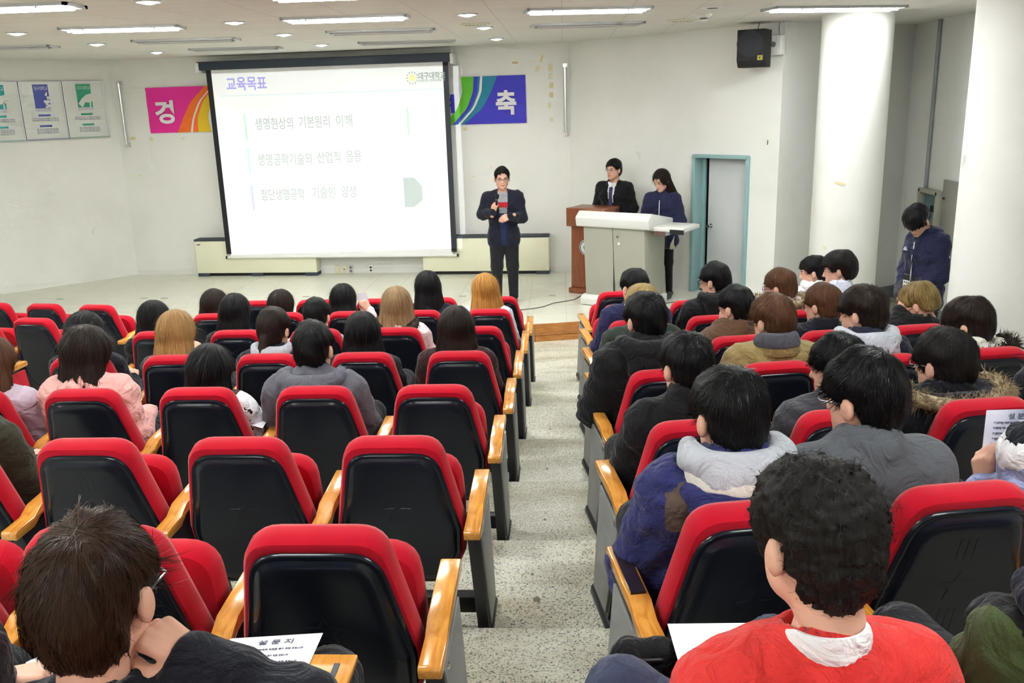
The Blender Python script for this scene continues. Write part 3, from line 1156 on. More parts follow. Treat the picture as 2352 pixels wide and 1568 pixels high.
lf = MB().box((dw / 2 + 0.045, 0.155, (dz + ZS) / 2), (dw - 0.16, 0.04, dz - ZS - 0.06)).build('door_leaf', M_LEAF, door, bevel=0.003)
MB().lathe([(0.028, 0.0), (0.028, -0.006), (0.011, -0.008), (0.011, -0.035), (0.022, -0.042), (0.027, -0.056), (0.02, -0.068), (0.001, -0.071)], 18, c=(0.175, 0.134, 1.03), axis=1).build('door_knob', M_CHROME, lf, smooth=True)
MB().box((0.086, 0.19, (dz + ZS) / 2), (0.14, 0.012, dz - ZS)).build('dark_gap', M_DARK, door)
MB().box((0.034, 0.06, 1.03), (0.006, 0.02, 0.06)).build('strike_plate', M_DARK, door)

# ------------------------------------------------------------------ loudspeakers by the ceiling
M_CAB = mat('speaker_black', srgb(30, 28, 32), 0.6, bump=0.2, bscale=200)
M_MESH = mat('speaker_mesh', srgb(44, 47, 54), 0.6, bump=0.5, bscale=400)
p = onplane(1732, 112, BR - NRW * 0.30, NRW)
t = thing('loudspeaker', 'black corner loudspeaker with round grille hung high beside the white wall speaker', 'loudspeaker', (p[0], p[1], p[2]), RZR + 0.32)
w_, h_, d_ = 0.30, 0.39, 0.28
MB().prism([(-d_ / 2, -h_ / 2 + 0.07), (-d_ / 2, h_ / 2), (d_ / 2, h_ / 2), (d_ / 2, -h_ / 2), (-d_ / 2 + 0.05, -h_ / 2)], 0, -w_ / 2, w_ / 2).build('cabinet', M_CAB, t, bevel=0.008)
MB().lathe([(0.135, 0.0), (0.14, -0.008), (0.125, -0.014), (0.06, -0.022), (0.001, -0.024)], 32, c=(-0.01, -d_ / 2, 0.05), axis=1).build('grille', M_MESH, t, smooth=True)
bd = MB().box((0.105, -d_ / 2 - 0.003, -0.10), (0.055, 0.006, 0.05)).build('badge', mat('badge_yellow', srgb(170, 160, 60), 0.5), t)
lettering('K', 0.045, M_DARK, bd, (0.092, -d_ / 2 - 0.0068, -0.116), (1, 0, 0), (0, 0, 1), 'badge_lettering')
MB().tube([(0, d_ / 2, 0.02), (0, d_ / 2 + 0.13, 0.02)], 0.025).build('wall_mount', M_LEG, t)
MB().tube([(0.03, 0.0, h_ / 2), (0.035, 0.04, h_ / 2 + 0.06), (0.03, 0.05, ZC - p[2])], 0.005, 6).build('cable', mat('cable_red', srgb(150, 60, 60), 0.5), t)
p = onplane(1784, 104, BR - NRW * 0.05, NRW)
t = thing('wall_speaker', 'small white square wall speaker with round badge beside the black loudspeaker', 'speaker', (p[0], p[1], p[2]), RZR)
MB().box((0, 0, 0), (0.19, 0.09, 0.21)).build('case', M_WHITE, t, bevel=0.012)
MB().lathe([(0.03, -0.044), (0.03, -0.049), (0.022, -0.047), (0.022, -0.049), (0.001, -0.049)], 20, c=(-0.012, 0, 0.01), axis=1).build('badge_ring', M_RECESS, t, smooth=True)
MB().tube([(0.02, 0.02, 0.10), (0.0, 0.03, 0.18), (0.01, 0.03, ZC - p[2])], 0.004, 6).build('cable', M_RECESS, t)
p = onplane(1764, 322, BR - NRW * 0.004, NRW)
t = thing('wall_hole', 'chipped hole with loose wire in the white wall above the door', 'hole', (p[0], p[1], p[2]), RZR)
MB().prism([(-0.02, -0.03), (0.012, -0.036), (0.022, 0.0), (0.016, 0.036), (-0.008, 0.04), (-0.022, 0.01)], 1, -0.002, 0.003).build('broken_plaster', mat('plaster_grey', srgb(128, 132, 134), 0.8), t)
MB().tube([(0, -0.003, 0.0), (0.006, -0.012, -0.02), (0.0, -0.006, -0.05)], 0.004, 6).build('wire', M_DARK, t)

# ------------------------------------------------------------------ electric cabinet, conduit and panel on the side wall
def sidew(u, v, off=0.0):
    d = ray(u, v)
    return CAMP + d * ((XS - off) / d[0])


M_STEEL = mat('cabinet_steel', srgb(172, 172, 160), 0.4, metal=0.2)
M_INNER = mat('cabinet_inside', srgb(96, 122, 126), 0.5)
a, b = sidew(2128, 440), sidew(2172, 445)
y1, y0 = a[1], b[1]
zt2 = 0.5 * (a[2] + b[2])
t = thing('electric_cabinet', 'open steel switch cabinet on the wall behind the young man in navy jacket', 'cabinet', (XS, y0, zt2 - 0.6))
L2 = y1 - y0
MB().box((-0.015, L2 / 2, 0.3), (0.03, L2, 0.62)).build('back_plate', M_INNER, t)
for (yy, zz, sy, sz) in ((0.02, 0.3, 0.045, 0.66), (L2 - 0.02, 0.3, 0.045, 0.66), (L2 / 2, 0.615, L2, 0.045), (L2 / 2, -0.015, L2, 0.045)):
    MB().box((-0.05, yy, zz), (0.1, sy, sz)).build('frame_bar', M_STEEL, t, bevel=0.003)
for k in range(3):
    MB().box((-0.04, L2 * (0.25 + 0.12 * k), 0.42), (0.02, 0.022, 0.07)).build('breaker', M_DARK, t)
a, b = sidew(2176, 412), sidew(2196, 412)
y0_, y1_ = b[1] - 0.25, a[1]
t = thing('wall_panel', 'grey metal panel door with keyhole beside the open switch cabinet', 'panel', (XS, y0_, a[2] - 1.0))
MB().box((-0.02, (y1_ - y0_) / 2, 0.5), (0.04, y1_ - y0_, 1.0)).build('panel_door', mat('panel_grey', srgb(150, 148, 140), 0.45), t, bevel=0.004)
MB().tube([(-0.04, (y1_ - y0_) - 0.06, 0.8), (-0.055, (y1_ - y0_) - 0.06, 0.8)], 0.012).build('keyhole', M_DARK, t)
a, b = sidew(2162, 64), sidew(2131, 436)
t = tag(MB().tube([(XS - 0.022, (a[1] + b[1]) / 2, zt2 + 0.03), (XS - 0.022, (a[1] + b[1]) / 2, ZC)], 0.022, 10).build('conduit', mat('conduit_grey', srgb(150, 156, 160), 0.4), smooth=True), 'thin grey conduit pipe running from the ceiling to the switch cabinet', 'pipe')

# ------------------------------------------------------------------ gathered lectern and podium
M_LGREY = mat('lectern_grey', srgb(160, 160, 148), 0.45, spec=0.35)
M_LWHT = mat('lectern_white', srgb(222, 224, 220), 0.4)
M_POD = wood_mat('podium_wood', srgb(112, 56, 26), srgb(140, 74, 36), 0.4, 0.4, axis=(14, 14, 1.4))
LX, LY = 0.70, 10.58
lec = thing('lectern', 'grey metal multimedia lectern with white top and pulled-out keyboard tray', 'lectern', (LX, LY, ZS), math.radians(-32))
bw, bd_ = 0.86, 0.54
MB().prism([(-bd_ / 2 + 0.05, 0.10), (-bd_ / 2 + 0.0, 0.95), (bd_ / 2, 0.95), (bd_ / 2 - 0.02, 0.10)], 0, -bw / 2 + 0.03, -0.012).build('front_panel', M_LGREY, lec, bevel=0.004)
MB().prism([(-bd_ / 2 + 0.05, 0.10), (-bd_ / 2 + 0.0, 0.95), (bd_ / 2, 0.95), (bd_ / 2 - 0.02, 0.10)], 0, -0.004, bw / 2 - 0.03).build('front_panel', M_LGREY, lec, bevel=0.004)
MB().box((-0.008, 0.0, 0.52), (0.012, bd_ - 0.06, 0.84)).build('seam', M_DARK, lec)
MB().prism([(-bd_ / 2 - 0.02, 0.005), (-bd_ / 2 - 0.03, 0.09), (-bd_ / 2 + 0.02, 0.125), (bd_ / 2, 0.125), (bd_ / 2 + 0.01, 0.005)], 0, -bw / 2 - 0.01, bw / 2 + 0.01).build('base', M_LWHT, lec, bevel=0.012)
MB().prism([(-bd_ / 2 - 0.04, 0.95), (-bd_ / 2 - 0.06, 1.06), (-bd_ / 2 + 0.03, 1.13), (bd_ / 2 + 0.05, 1.02), (bd_ / 2 + 0.05, 0.95)], 0, -bw / 2 - 0.05, bw / 2 + 0.05).build('top_hood', M_LWHT, lec, bevel=0.015)
MB().prism([(-0.20, 1.092), (-0.20, 1.10), (bd_ / 2, 1.036), (bd_ / 2, 1.026)], 0, -0.3, 0.3).build('touch_panel', M_DARK, lec)
tray = MB().box((bw / 2 + 0.20, 0.02, 0.955), (0.44, bd_ * 0.82, 0.05)).build('side_tray', M_LWHT, lec, bevel=0.01)
MB().box((bw / 2 + 0.34, -bd_ * 0.38, 0.935), (0.16, 0.03, 0.05)).build('tray_latch', M_DARK, tray)
MB().box((bw / 2 + 0.10, 0.03, 0.90), (0.14, bd_ * 0.6, 0.06)).build('tray_slide', M_CHROME, tray)
MB().lathe([(0.014, 0), (0.014, -0.012), (0.001, -0.012)], 14, c=(0.06, -bd_ / 2 - 0.0, 0.85), axis=1).build('lock', M_CHROME, lec)
MB().lathe([(0.018, 0), (0.018, -0.01), (0.001, -0.01)], 14, c=(0.075, -bd_ / 2 + 0.008, 0.77), axis=1).build('lock', M_LWHT, lec)

PXx, PYy = atz(1352, 668, ZS)[:2]
pod = thing('podium', 'brown wooden podium with round white emblem behind the grey lectern', 'podium', (0.36, 11.30, ZS), math.radians(-30))
MB().prism([(-0.26, 0.0), (-0.26, 0.07), (0.26, 0.07), (0.26, 0.0)], 1, -0.20, 0.20).build('base', M_POD, pod, bevel=0.01)
MB().prism([(-0.235, 0.07), (-0.225, 0.86), (0.225, 0.86), (0.235, 0.07)], 1, -0.17, 0.17).build('body', M_POD, pod, bevel=0.006)
MB().prism([(-0.27, 0.86), (-0.27, 1.09), (0.27, 1.09), (0.27, 0.86)], 1, -0.22, 0.20).build('head_box', M_POD, pod, bevel=0.008)
em_ = MB().lathe([(0.10, -0.17), (0.10, -0.185), (0.001, -0.187)], 28, c=(0, 0, 0.60), axis=1).build('emblem', M_WHITE, pod, smooth=True)
MB().lathe([(0.092, -0.184), (0.092, -0.189), (0.082, -0.189), (0.082, -0.184)], 28, c=(0, 0, 0.60), axis=1).build('emblem_ring', mat('emblem_blue', srgb(70, 90, 140), 0.5), em_, smooth=True)
MB().prism([(-0.03, 0.56), (0.03, 0.56), (0.045, 0.61), (0.0, 0.65), (-0.045, 0.61)], 1, -0.190, -0.184).build('emblem_leaf', mat('emblem_green', srgb(40, 130, 70), 0.5), em_)

cab = [(1336, 678), (1318, 688), (1295, 692), (1270, 696), (1248, 704), (1225, 708), (1200, 711), (1176, 709)]
pts = [atz(u, v, ZS + 0.006) for u, v in cab]
tag(MB().tube(pts, 0.006, 6).build('floor_cable', mat('cable_grey', srgb(110, 108, 102), 0.5), smooth=True), 'thin grey cable snaking over the stage floor from the lectern', 'cable')
pts = [atz(u, v, ZS + 0.005) for u, v in ((1500, 700), (1560, 692), (1620, 684), (1665, 676))]
tag(MB().tube(pts, 0.008, 6).build('floor_cable', MATS['cable_grey'], smooth=True), 'flat grey cable lying by the door threshold on stage', 'cable')
# ================================================================== auditorium chairs
LEAN = math.radians(14.0)
SINL, COSL = math.sin(LEAN), math.cos(LEAN)
BT = 0.63           # length of the back along its slope


def round_poly(P, rad, n=5, inset=0.0):
    """polygon (ccw) inset and with rounded corners; constant point count"""
    m = len(P)
    P = [np.array(p, float) for p in P]
    L = []
    for i in range(m):
        a, b = P[i], P[(i + 1) % m]
        t = (b - a) / np.hypot(*(b - a))
        nrm_ = np.array([-t[1], t[0]])
        L.append((a + nrm_ * inset, t))
    Q = []
    for i in range(m):
        (p1, t1), (p2, t2) = L[i - 1], L[i]
        den = t1[0] * t2[1] - t1[1] * t2[0]
        s = ((p2 - p1)[0] * t2[1] - (p2 - p1)[1] * t2[0]) / den
        Q.append(p1 + t1 * s)
    out = []
    for i in range(m):
        p = Q[i]
        a, b = Q[i - 1], Q[(i + 1) % m]
        ta, tb = (a - p), (b - p)
        la, lb = np.hypot(*ta), np.hypot(*tb)
        ta, tb = ta / la, tb / lb
        r = max(rad[i] - inset, 0.006)
        half = math.acos(max(-1, min(1, float(np.dot(ta, tb))))) / 2
        d = min(r / math.tan(half), la * 0.48, lb * 0.48)
        p0, p1 = p + ta * d, p + tb * d
        for k in range(n + 1):
            s = k / n
            out.append(tuple((1 - s) ** 2 * p0 + 2 * s * (1 - s) * p + s * s * p1))
    return out


BACK_P = [(-0.165, 0.0), (0.165, 0.0), (0.228, 0.16), (0.234, 0.27), (0.166, BT), (-0.166, BT), (-0.234, 0.27), (-0.228, 0.16)]
BACK_R = [0.05, 0.05, 0.06, 0.09, 0.088, 0.088, 0.09, 0.06]


def bk(x, yb, t):
    """back frame -> chair frame"""
    return (x, 0.03 + yb * COSL + (BT - t) * SINL, 0.915 - (BT - t) * COSL + yb * SINL)


SHELL_P = [(x, t - (0.014 if t > 0.5 else 0.0)) for x, t in BACK_P]


def back_ring(yb, inset, n=5):
    return [bk(x, yb, t) for x, t in round_poly(BACK_P, BACK_R, n, inset)]


def shell_ring(yb, inset, n=5):
    return [bk(x, yb, t) for x, t in round_poly(SHELL_P, [r + 0.022 for r in BACK_R], n, inset)]


def chair_meshes():
    D = {}
    mb = MB()
    R = [back_ring(-0.006, 0.05), back_ring(-0.010, 0.022), back_ring(-0.006, 0.008), back_ring(0.008, 0.0), back_ring(0.05, 0.0), back_ring(0.072, 0.010), back_ring(0.086, 0.034), back_ring(0.094, 0.09)]
    mb.rings(R)
    D['back_cushion'] = mb.mesh('back_cushion', M_RED, smooth=True)
    mb = MB()
    R = [shell_ring(-0.004, 0.015), shell_ring(-0.013, 0.016), shell_ring(-0.018, 0.020), shell_ring(-0.019, 0.027), shell_ring(-0.018, 0.031), shell_ring(-0.022, 0.037), shell_ring(-0.028, 0.045), shell_ring(-0.030, 0.053), shell_ring(-0.030, 0.075)]
    mb.rings(R)
    D['back_shell'] = mb.mesh('back_shell', M_BLK, smooth=True)
    # faint moulded star and ribs on the shell
    mb = MB()
    star = []
    for k in range(10):
        r = 0.055 if k % 2 == 0 else 0.024
        q = math.pi / 2 + k * math.pi / 5
        star.append((r * math.cos(q), 0.36 + r * math.sin(q)))
    n = 10
    P = [bk(x, -0.0295, t) for x, t in star] + [bk(x * 0.9, -0.0312, 0.36 + (t - 0.36) * 0.9) for x, t in star]
    mb.add(P, [[i, (i + 1) % n, n + (i + 1) % n, n + i] for i in range(n)] + [list(range(n, 2 * n))])
    for xx in (-0.022, 0.0, 0.022):
        for (t0, t1) in ((0.45, 0.52), (0.10, 0.28)):
            q = [(xx - 0.004, t0), (xx + 0.004, t0), (xx + 0.004, t1), (xx - 0.004, t1)]
            P = [bk(x, -0.0295, t) for x, t in q] + [bk(x, -0.0308, t) for x, t in q]
            mb.add(P, [[i, (i + 1) % 4, 4 + (i + 1) % 4, 4 + i] for i in range(4)] + [[4, 5, 6, 7]])
    D['moulded_star'] = mb.mesh('moulded_star', M_BLK)
    # seat cushion, folded up and down
    SP_ = [(-0.205, 0.0), (0.205, 0.0), (0.215, 0.20), (0.205, 0.41), (-0.205, 0.41), (-0.215, 0.20)]
    SR_ = [0.03, 0.03, 0.2, 0.10, 0.10, 0.2]
    for key, tr in (('up', lambda x, w, t: (x, 0.37 - w * 0.985 - t * 0.11, 0.395 + t * 0.94 - w * 0.1)), ('down', lambda x, w, t: (x, 0.22 + t, 0.40 + w + 0.03 * t))):
        mb = MB()
        # w: thickness direction (0 = underside, 0.1 = sitting face)
        R = []
        for (w, ins) in ((0.0, 0.03), (0.012, 0.006), (0.03, 0.0), (0.07, 0.0), (0.09, 0.012), (0.098, 0.04), (0.100, 0.09)):
            R.append([tr(x, w, t) for x, t in round_poly(SP_, SR_, 5, ins)])
        mb.rings(R)
        D['seat_' + key] = mb.mesh('seat', M_RED, smooth=True)
        mb = MB()
        R = []
        for (w, ins) in ((-0.012, 0.05), (-0.008, 0.03), (0.008, 0.022)):
            R.append([tr(x, w, t) for x, t in round_poly(SP_, SR_, 5, ins)])
        mb.rings(R)
        D['pan_' + key] = mb.mesh('seat_pan', M_BLK, smooth=True)
    # armrest: bent wooden slab
    prof = [(-0.035, 0.588), (0.075, 0.588), (0.125, 0.612), (0.40, 0.628), (0.412, 0.636), (0.408, 0.662), (0.395, 0.666), (0.135, 0.650), (0.082, 0.624), (-0.03, 0.622), (-0.037, 0.614)]
    D['armrest'] = MB().prism(prof, 0, -0.029, 0.029).mesh('armrest', M_ARM, bevel=0.004)
    # leg standard
    D['leg'] = MB().prism([(0.0, 0.590), (0.33, 0.615), (0.47, 0.07), (0.22, 0.07)], 0, -0.022, 0.022).mesh('leg', M_LEG, bevel=0.004)
    D['foot'] = MB().tube([(0, 0.170, 0.034), (0, 0.182, 0.034), (0, 0.205, 0.034), (0, 0.50, 0.034), (0, 0.525, 0.034), (0, 0.54, 0.034)], [0.008, 0.022, 0.033, 0.033, 0.024, 0.008], 10).mesh('foot', M_LEG, smooth=True)
    D['beam'] = MB().box((-0.014, 0.36, 0.115), (0.515, 0.06, 0.07)).mesh('beam', M_LEG, bevel=0.006)
    D['bolt'] = MB().lathe([(0.013, 0.0), (0.013, 0.006), (0.006, 0.012), (0.001, 0.012)], 10, axis=0).mesh('bolt', M_CHROME, smooth=True)
    for s, k in ((1, 'r'), (-1, 'l')):
        D['panel_' + k] = MB().prism([(0.018, 0.575), (0.315, 0.598), (0.45, 0.09), (0.235, 0.09)], 0, s * 0.0215, s * 0.030).mesh('side_panel', M_GREYP, bevel=0.002)
    D['panel_red'] = MB().prism([(0.0, 0.585), (0.37, 0.610), (0.44, 0.09), (0.10, 0.09)], 0, 0.0215, 0.034).mesh('side_panel', M_RED, bevel=0.004)
    return D


CH = chair_meshes()
ORD = ['first', 'second', 'third', 'fourth', 'fifth', 'sixth', 'seventh', 'eighth']
BLOCKNAME = dict(C='middle block', R='block facing the lectern', L='block by the posters')
CHAIRS = {}


def chair_pos(block, r, c):
    if block == 'C':
        return (-0.605 - 0.55 * c, YR[r], ZF[r], 0.0)
    if block == 'R':
        t_ = 0.55 * c
        return (0.473 + t_ * math.cos(PHI_R), YRR[r] + t_ * math.sin(PHI_R), ZF[r], PHI_R)
    t_ = 0.55 * c
    return (-4.28 - t_ * math.cos(PHI_L), YR[r] - 0.05 - t_ * math.sin(PHI_L), ZF[r], PHI_L)


def put(me, name, parent, loc=(0, 0, 0)):
    o = bpy.data.objects.new(name, me)
    o.location = loc
    return link(o, parent)


def chair(block, r, c, occupied, label, ends=''):
    x, y, z, a = chair_pos(block, r, c)
    t = thing('auditorium_chair', label, 'chair', (x, y, z), a, 'red and black auditorium chairs')
    put(CH['back_cushion'], 'back_cushion', t)
    sh = put(CH['back_shell'], 'back_shell', t)
    put(CH['moulded_star'], 'moulded_star', sh)
    k = 'down' if occupied else 'up'
    s = put(CH['seat_' + k], 'seat', t)
    put(CH['pan_' + k], 'seat_pan', s)
    put(CH['beam'], 'beam', t)
    sides = [-1] + ([1] if 'r' in ends else [])
    for sd in sides:
        xx = sd * 0.272
        put(CH['armrest'], 'armrest', t, (xx, 0, 0))
        lg = put(CH['leg'], 'leg', t, (xx, 0, 0))
        put(CH['foot'], 'foot', t, (xx, 0, 0))
        if (sd == -1 and 'l' in ends) or (sd == 1 and 'r' in ends):
            put(CH['panel_red'] if block == 'L' else CH['panel_' + ('r' if sd == 1 else 'l')], 'side_panel', lg)
            put(CH['bolt'], 'bolt', lg, (0.022 if sd == 1 else -0.034, 0.06, 0.56))
    if (block, r, c) == ('R', 'a', 0):
        MB().box((-0.272, 0.26, 0.659), (0.040, 0.20, 0.012), Matrix.Rotation(0.058, 3, 'X')).build('arm_inlay', mat('dark_inlay', srgb(36, 28, 38), 0.25), t)
    CHAIRS[(block, r, c)] = t
    return t


OCC = {}     # filled from the people list below: (block,row,col) -> short clothing phrase
# ================================================================== people: signed distance bodies
F4 = np.float32


def vec(*a):
    return np.array(a, dtype=np.float64)


def s_cap(P, a, b, r1, r2=None):
    r2 = r1 if r2 is None else r2
    a = np.asarray(a, F4)
    ab = np.asarray(b, F4) - a
    L = float(ab @ ab) + 1e-9
    q = P - a
    t = np.clip((q @ ab) / F4(L), 0, 1)
    q = q - t[:, None] * ab
    return np.sqrt(np.einsum('ij,ij->i', q, q)) - (F4(r1) + F4(r2 - r1) * t)


def s_ell(P, c, r, R=None):
    q = P - np.asarray(c, F4)
    if R is not None:
        q = q @ np.asarray(R, F4)
    r = np.asarray(r, F4)
    k0 = np.sqrt(np.einsum('ij,ij->i', q / r, q / r))
    q2 = q / (r * r)
    k1 = np.sqrt(np.einsum('ij,ij->i', q2, q2)) + 1e-9
    return k0 * (k0 - 1) / k1


def s_min(a, b, k):
    h = np.clip(0.5 + 0.5 * (b - a) / k, 0, 1)
    return b * (1 - h) + a * h - k * h * (1 - h)


def s_max(a, b, k):
    return -s_min(-a, -b, k)


def union(P, prims, k):
    d = None
    for p in prims:
        e = s_cap(P, *p[1:]) if p[0] == 'c' else s_ell(P, *p[1:])
        d = e if d is None else s_min(d, e, F4(k))
    return d


def bounds(prims, pad=0.03):
    lo, hi = [], []
    for p in prims:
        if p[0] == 'c':
            r = max(p[3], p[4] if len(p) > 4 and p[4] is not None else p[3])
            lo.append(np.minimum(p[1], p[2]) - r)
            hi.append(np.maximum(p[1], p[2]) + r)
        else:
            r = max(p[2])
            lo.append(np.asarray(p[1]) - r)
            hi.append(np.asarray(p[1]) + r)
    return np.min(lo, 0) - pad, np.max(hi, 0) + pad


EDG = [((0, 0, 0), (1, 0, 0)), ((0, 1, 0), (1, 1, 0)), ((0, 0, 1), (1, 0, 1)), ((0, 1, 1), (1, 1, 1)),
       ((0, 0, 0), (0, 1, 0)), ((1, 0, 0), (1, 1, 0)), ((0, 0, 1), (0, 1, 1)), ((1, 0, 1), (1, 1, 1)),
       ((0, 0, 0), (0, 0, 1)), ((1, 0, 0), (1, 0, 1)), ((0, 1, 0), (0, 1, 1)), ((1, 1, 0), (1, 1, 1))]


def sdf_mesh(fn, lo, hi, h):
    lo = np.asarray(lo, float) - 2 * h
    hi = np.asarray(hi, float) + 2 * h
    B = 4
    nb = np.ceil((hi - lo) / (h * B)).astype(int) + 1
    I = np.stack(np.meshgrid(*[np.arange(k) for k in nb], indexing='ij'), -1).reshape(-1, 3)
    bc = (lo + (I * B + (B - 1) / 2.0) * h).astype(F4)
    dc = fn(bc)
    act = np.abs(dc) < h * B * 1.35
    D = np.repeat(np.repeat(np.repeat(np.where(dc > 0, 1.0, -1.0).astype(F4).reshape(nb), B, 0), B, 1), B, 2)
    A = I[act] * B
    off = np.stack(np.meshgrid(*[np.arange(B)] * 3, indexing='ij'), -1).reshape(-1, 3)
    J = (A[:, None, :] + off[None]).reshape(-1, 3)
    D[J[:, 0], J[:, 1], J[:, 2]] = fn((lo + J * h).astype(F4))
    s = D < 0
    c = np.zeros(np.array(D.shape) - 1, np.int8)
    nx, ny, nz = c.shape
    for i in (0, 1):
        for j in (0, 1):
            for k in (0, 1):
                c += s[i:i + nx, j:j + ny, k:k + nz]
    actc = (c > 0) & (c < 8)
    ii = np.argwhere(actc)
    m = len(ii)
    idx = -np.ones(c.shape, np.int64)
    idx[actc] = np.arange(m)
    pos = np.zeros((m, 3))
    cnt = np.zeros(m)
    for o1, o2 in EDG:
        o1, o2 = np.array(o1), np.array(o2)
        a, b = ii + o1, ii + o2
        d1, d2 = D[a[:, 0], a[:, 1], a[:, 2]], D[b[:, 0], b[:, 1], b[:, 2]]
        x = (d1 < 0) != (d2 < 0)
        t = np.where(x, d1 / np.where(x, d1 - d2, 1), 0)
        pos += np.where(x[:, None], o1 + (o2 - o1) * t[:, None], 0)
        cnt += x
    V = lo + (ii + pos / cnt[:, None]) * h
    Q = []
    for ax in range(3):
        sl0 = [slice(1, None)] * 3
        sl0[ax] = slice(0, -1)
        sl1 = [slice(1, None)] * 3
        sl1[ax] = slice(1, None)
        a, b = s[tuple(sl0)], s[tuple(sl1)]
        for flip, msk in ((False, a & ~b), (True, ~a & b)):
            e = np.argwhere(msk)
            if not len(e):
                continue
            e = e + 1
            e[:, ax] -= 1
            u, v = (ax + 1) % 3, (ax + 2) % 3
            du, dv = np.zeros(3, int), np.zeros(3, int)
            du[u], dv[v] = 1, 1
            ok = (e[:, 0] < nx) & (e[:, 1] < ny) & (e[:, 2] < nz)
            e = e[ok]
            q = [e - du - dv, e - dv, e, e - du]
            if flip:
                q = q[::-1]
            Q.append(np.stack([idx[x[:, 0], x[:, 1], x[:, 2]] for x in q], 1))
    Q = np.concatenate(Q)
    Q = Q[(Q >= 0).all(1)]
    return V, Q


def rot_mat(yaw, pitch=0.0, roll=0.0):
    """columns = local axes in parent; yaw about z (+ = to the left), pitch + = nod down, roll + = head to the right shoulder"""
    m = Matrix.Rotation(yaw, 3, 'Z') @ Matrix.Rotation(-pitch, 3, 'X') @ Matrix.Rotation(roll, 3, 'Y')
    return np.array(m)


# --------------------------------------------------------------- materials for people
def cloth(name, c, var=0.12, bump=0.35, rough=0.85, sheen=0.15, bscale=16.0):
    key = 'cloth_' + name
    if key in MATS:
        return MATS[key]
    m = mat(key, c, rough, spec=0.2, var=var, vscale=14, sheen=sheen)
    nt = m.node_tree
    b = nt.nodes['Principled BSDF']
    tc = node(nt, 'ShaderNodeTexCoord')
    n1 = node(nt, 'ShaderNodeTexNoise')
    n1.inputs['Scale'].default_value = min(bscale, 11.0)
    n1.inputs['Detail'].default_value = 4
    n1.inputs['Distortion'].default_value = 1.6
    n2 = node(nt, 'ShaderNodeTexNoise')
    n2.inputs['Scale'].default_value = max(bscale * 8, 160.0)
    for n in (n1, n2):
        nt.links.new(tc.outputs['Object'], n.inputs['Vector'])
    b1 = node(nt, 'ShaderNodeBump')
    b1.inputs['Strength'].default_value = min(1.0, 0.45 + bump)
    b1.inputs['Distance'].default_value = 0.03
    b2 = node(nt, 'ShaderNodeBump')
    b2.inputs['Strength'].default_value = bump
    b2.inputs['Distance'].default_value = 0.004
    nt.links.new(n1.outputs['Fac'], b1.inputs['Height'])
    nt.links.new(n2.outputs['Fac'], b2.inputs['Height'])
    nt.links.new(b1.outputs['Normal'], b2.inputs['Normal'])
    nt.links.new(b2.outputs['Normal'], b.inputs['Normal'])
    return m


M_SKIN = mat('skin', srgb(212, 164, 142), 0.55, spec=0.3, var=0.06, vscale=12)
M_SKIN.node_tree.nodes['Principled BSDF'].inputs['Subsurface Weight'].default_value = 0.0
M_LIP = mat('lip', srgb(176, 100, 92), 0.5)
M_EYE = mat('eye_dark', srgb(34, 26, 24), 0.25)
M_BROW = mat('brow', srgb(58, 44, 38), 0.8)
M_LENSG = mat('spectacle_lens', (0.9, 0.92, 0.95), 0.05, trans=1.0)


def hair_mat(name, c0, c1, rough=0.36):
    key = 'hair_' + name
    if key in MATS:
        return MATS[key]
    m, nt, b = new_mat(key)
    at = node(nt, 'ShaderNodeAttribute')
    at.attribute_name = 'hairco'
    n = node(nt, 'ShaderNodeTexNoise')
    n.inputs['Scale'].default_value = 1.0
    n.inputs['Detail'].default_value = 5
    n.inputs['Roughness'].default_value = 0.7
    nt.links.new(at.outputs['Vector'], n.inputs['Vector'])
    cr = node(nt, 'ShaderNodeValToRGB')
    e = cr.color_ramp.elements
    e[0].position, e[0].color = 0.32, (*c0, 1)
    e[1].position, e[1].color = 0.68, (*c1, 1)
    nt.links.new(n.outputs['Fac'], cr.inputs['Fac'])
    nt.links.new(cr.outputs['Color'], b.inputs['Base Color'])
    bp = node(nt, 'ShaderNodeBump')
    bp.inputs['Strength'].default_value = 0.55
    bp.inputs['Distance'].default_value = 0.008
    nt.links.new(n.outputs['Fac'], bp.inputs['Height'])
    nt.links.new(bp.outputs['Normal'], b.inputs['Normal'])
    b.inputs['Roughness'].default_value = rough
    b.inputs['Specular IOR Level'].default_value = 0.13
    MATS[key] = m
    return m


HAIRC = dict(
    black=hair_mat('black', srgb(8, 8, 10), srgb(23, 22, 24)),
    darkbrown=hair_mat('darkbrown', srgb(17, 12, 11), srgb(44, 31, 25)),
    chestnut=hair_mat('chestnut', srgb(20, 13, 10), srgb(62, 42, 30)),
    brown=hair_mat('brown', srgb(44, 28, 20), srgb(104, 70, 46)),
    softblack=hair_mat('softblack', srgb(12, 11, 11), srgb(37, 32, 30), 0.45),
    caramel=hair_mat('caramel', srgb(108, 76, 42), srgb(186, 146, 92)),
    sand=hair_mat('sand', srgb(104, 80, 56), srgb(170, 138, 100)),
    orange=hair_mat('orange', srgb(128, 84, 36), srgb(206, 150, 76)),
    blondstreak=hair_mat('blondstreak', srgb(52, 42, 26), srgb(166, 140, 88)),
    blond=hair_mat('blond', srgb(110, 90, 50), srgb(190, 164, 108)),
)


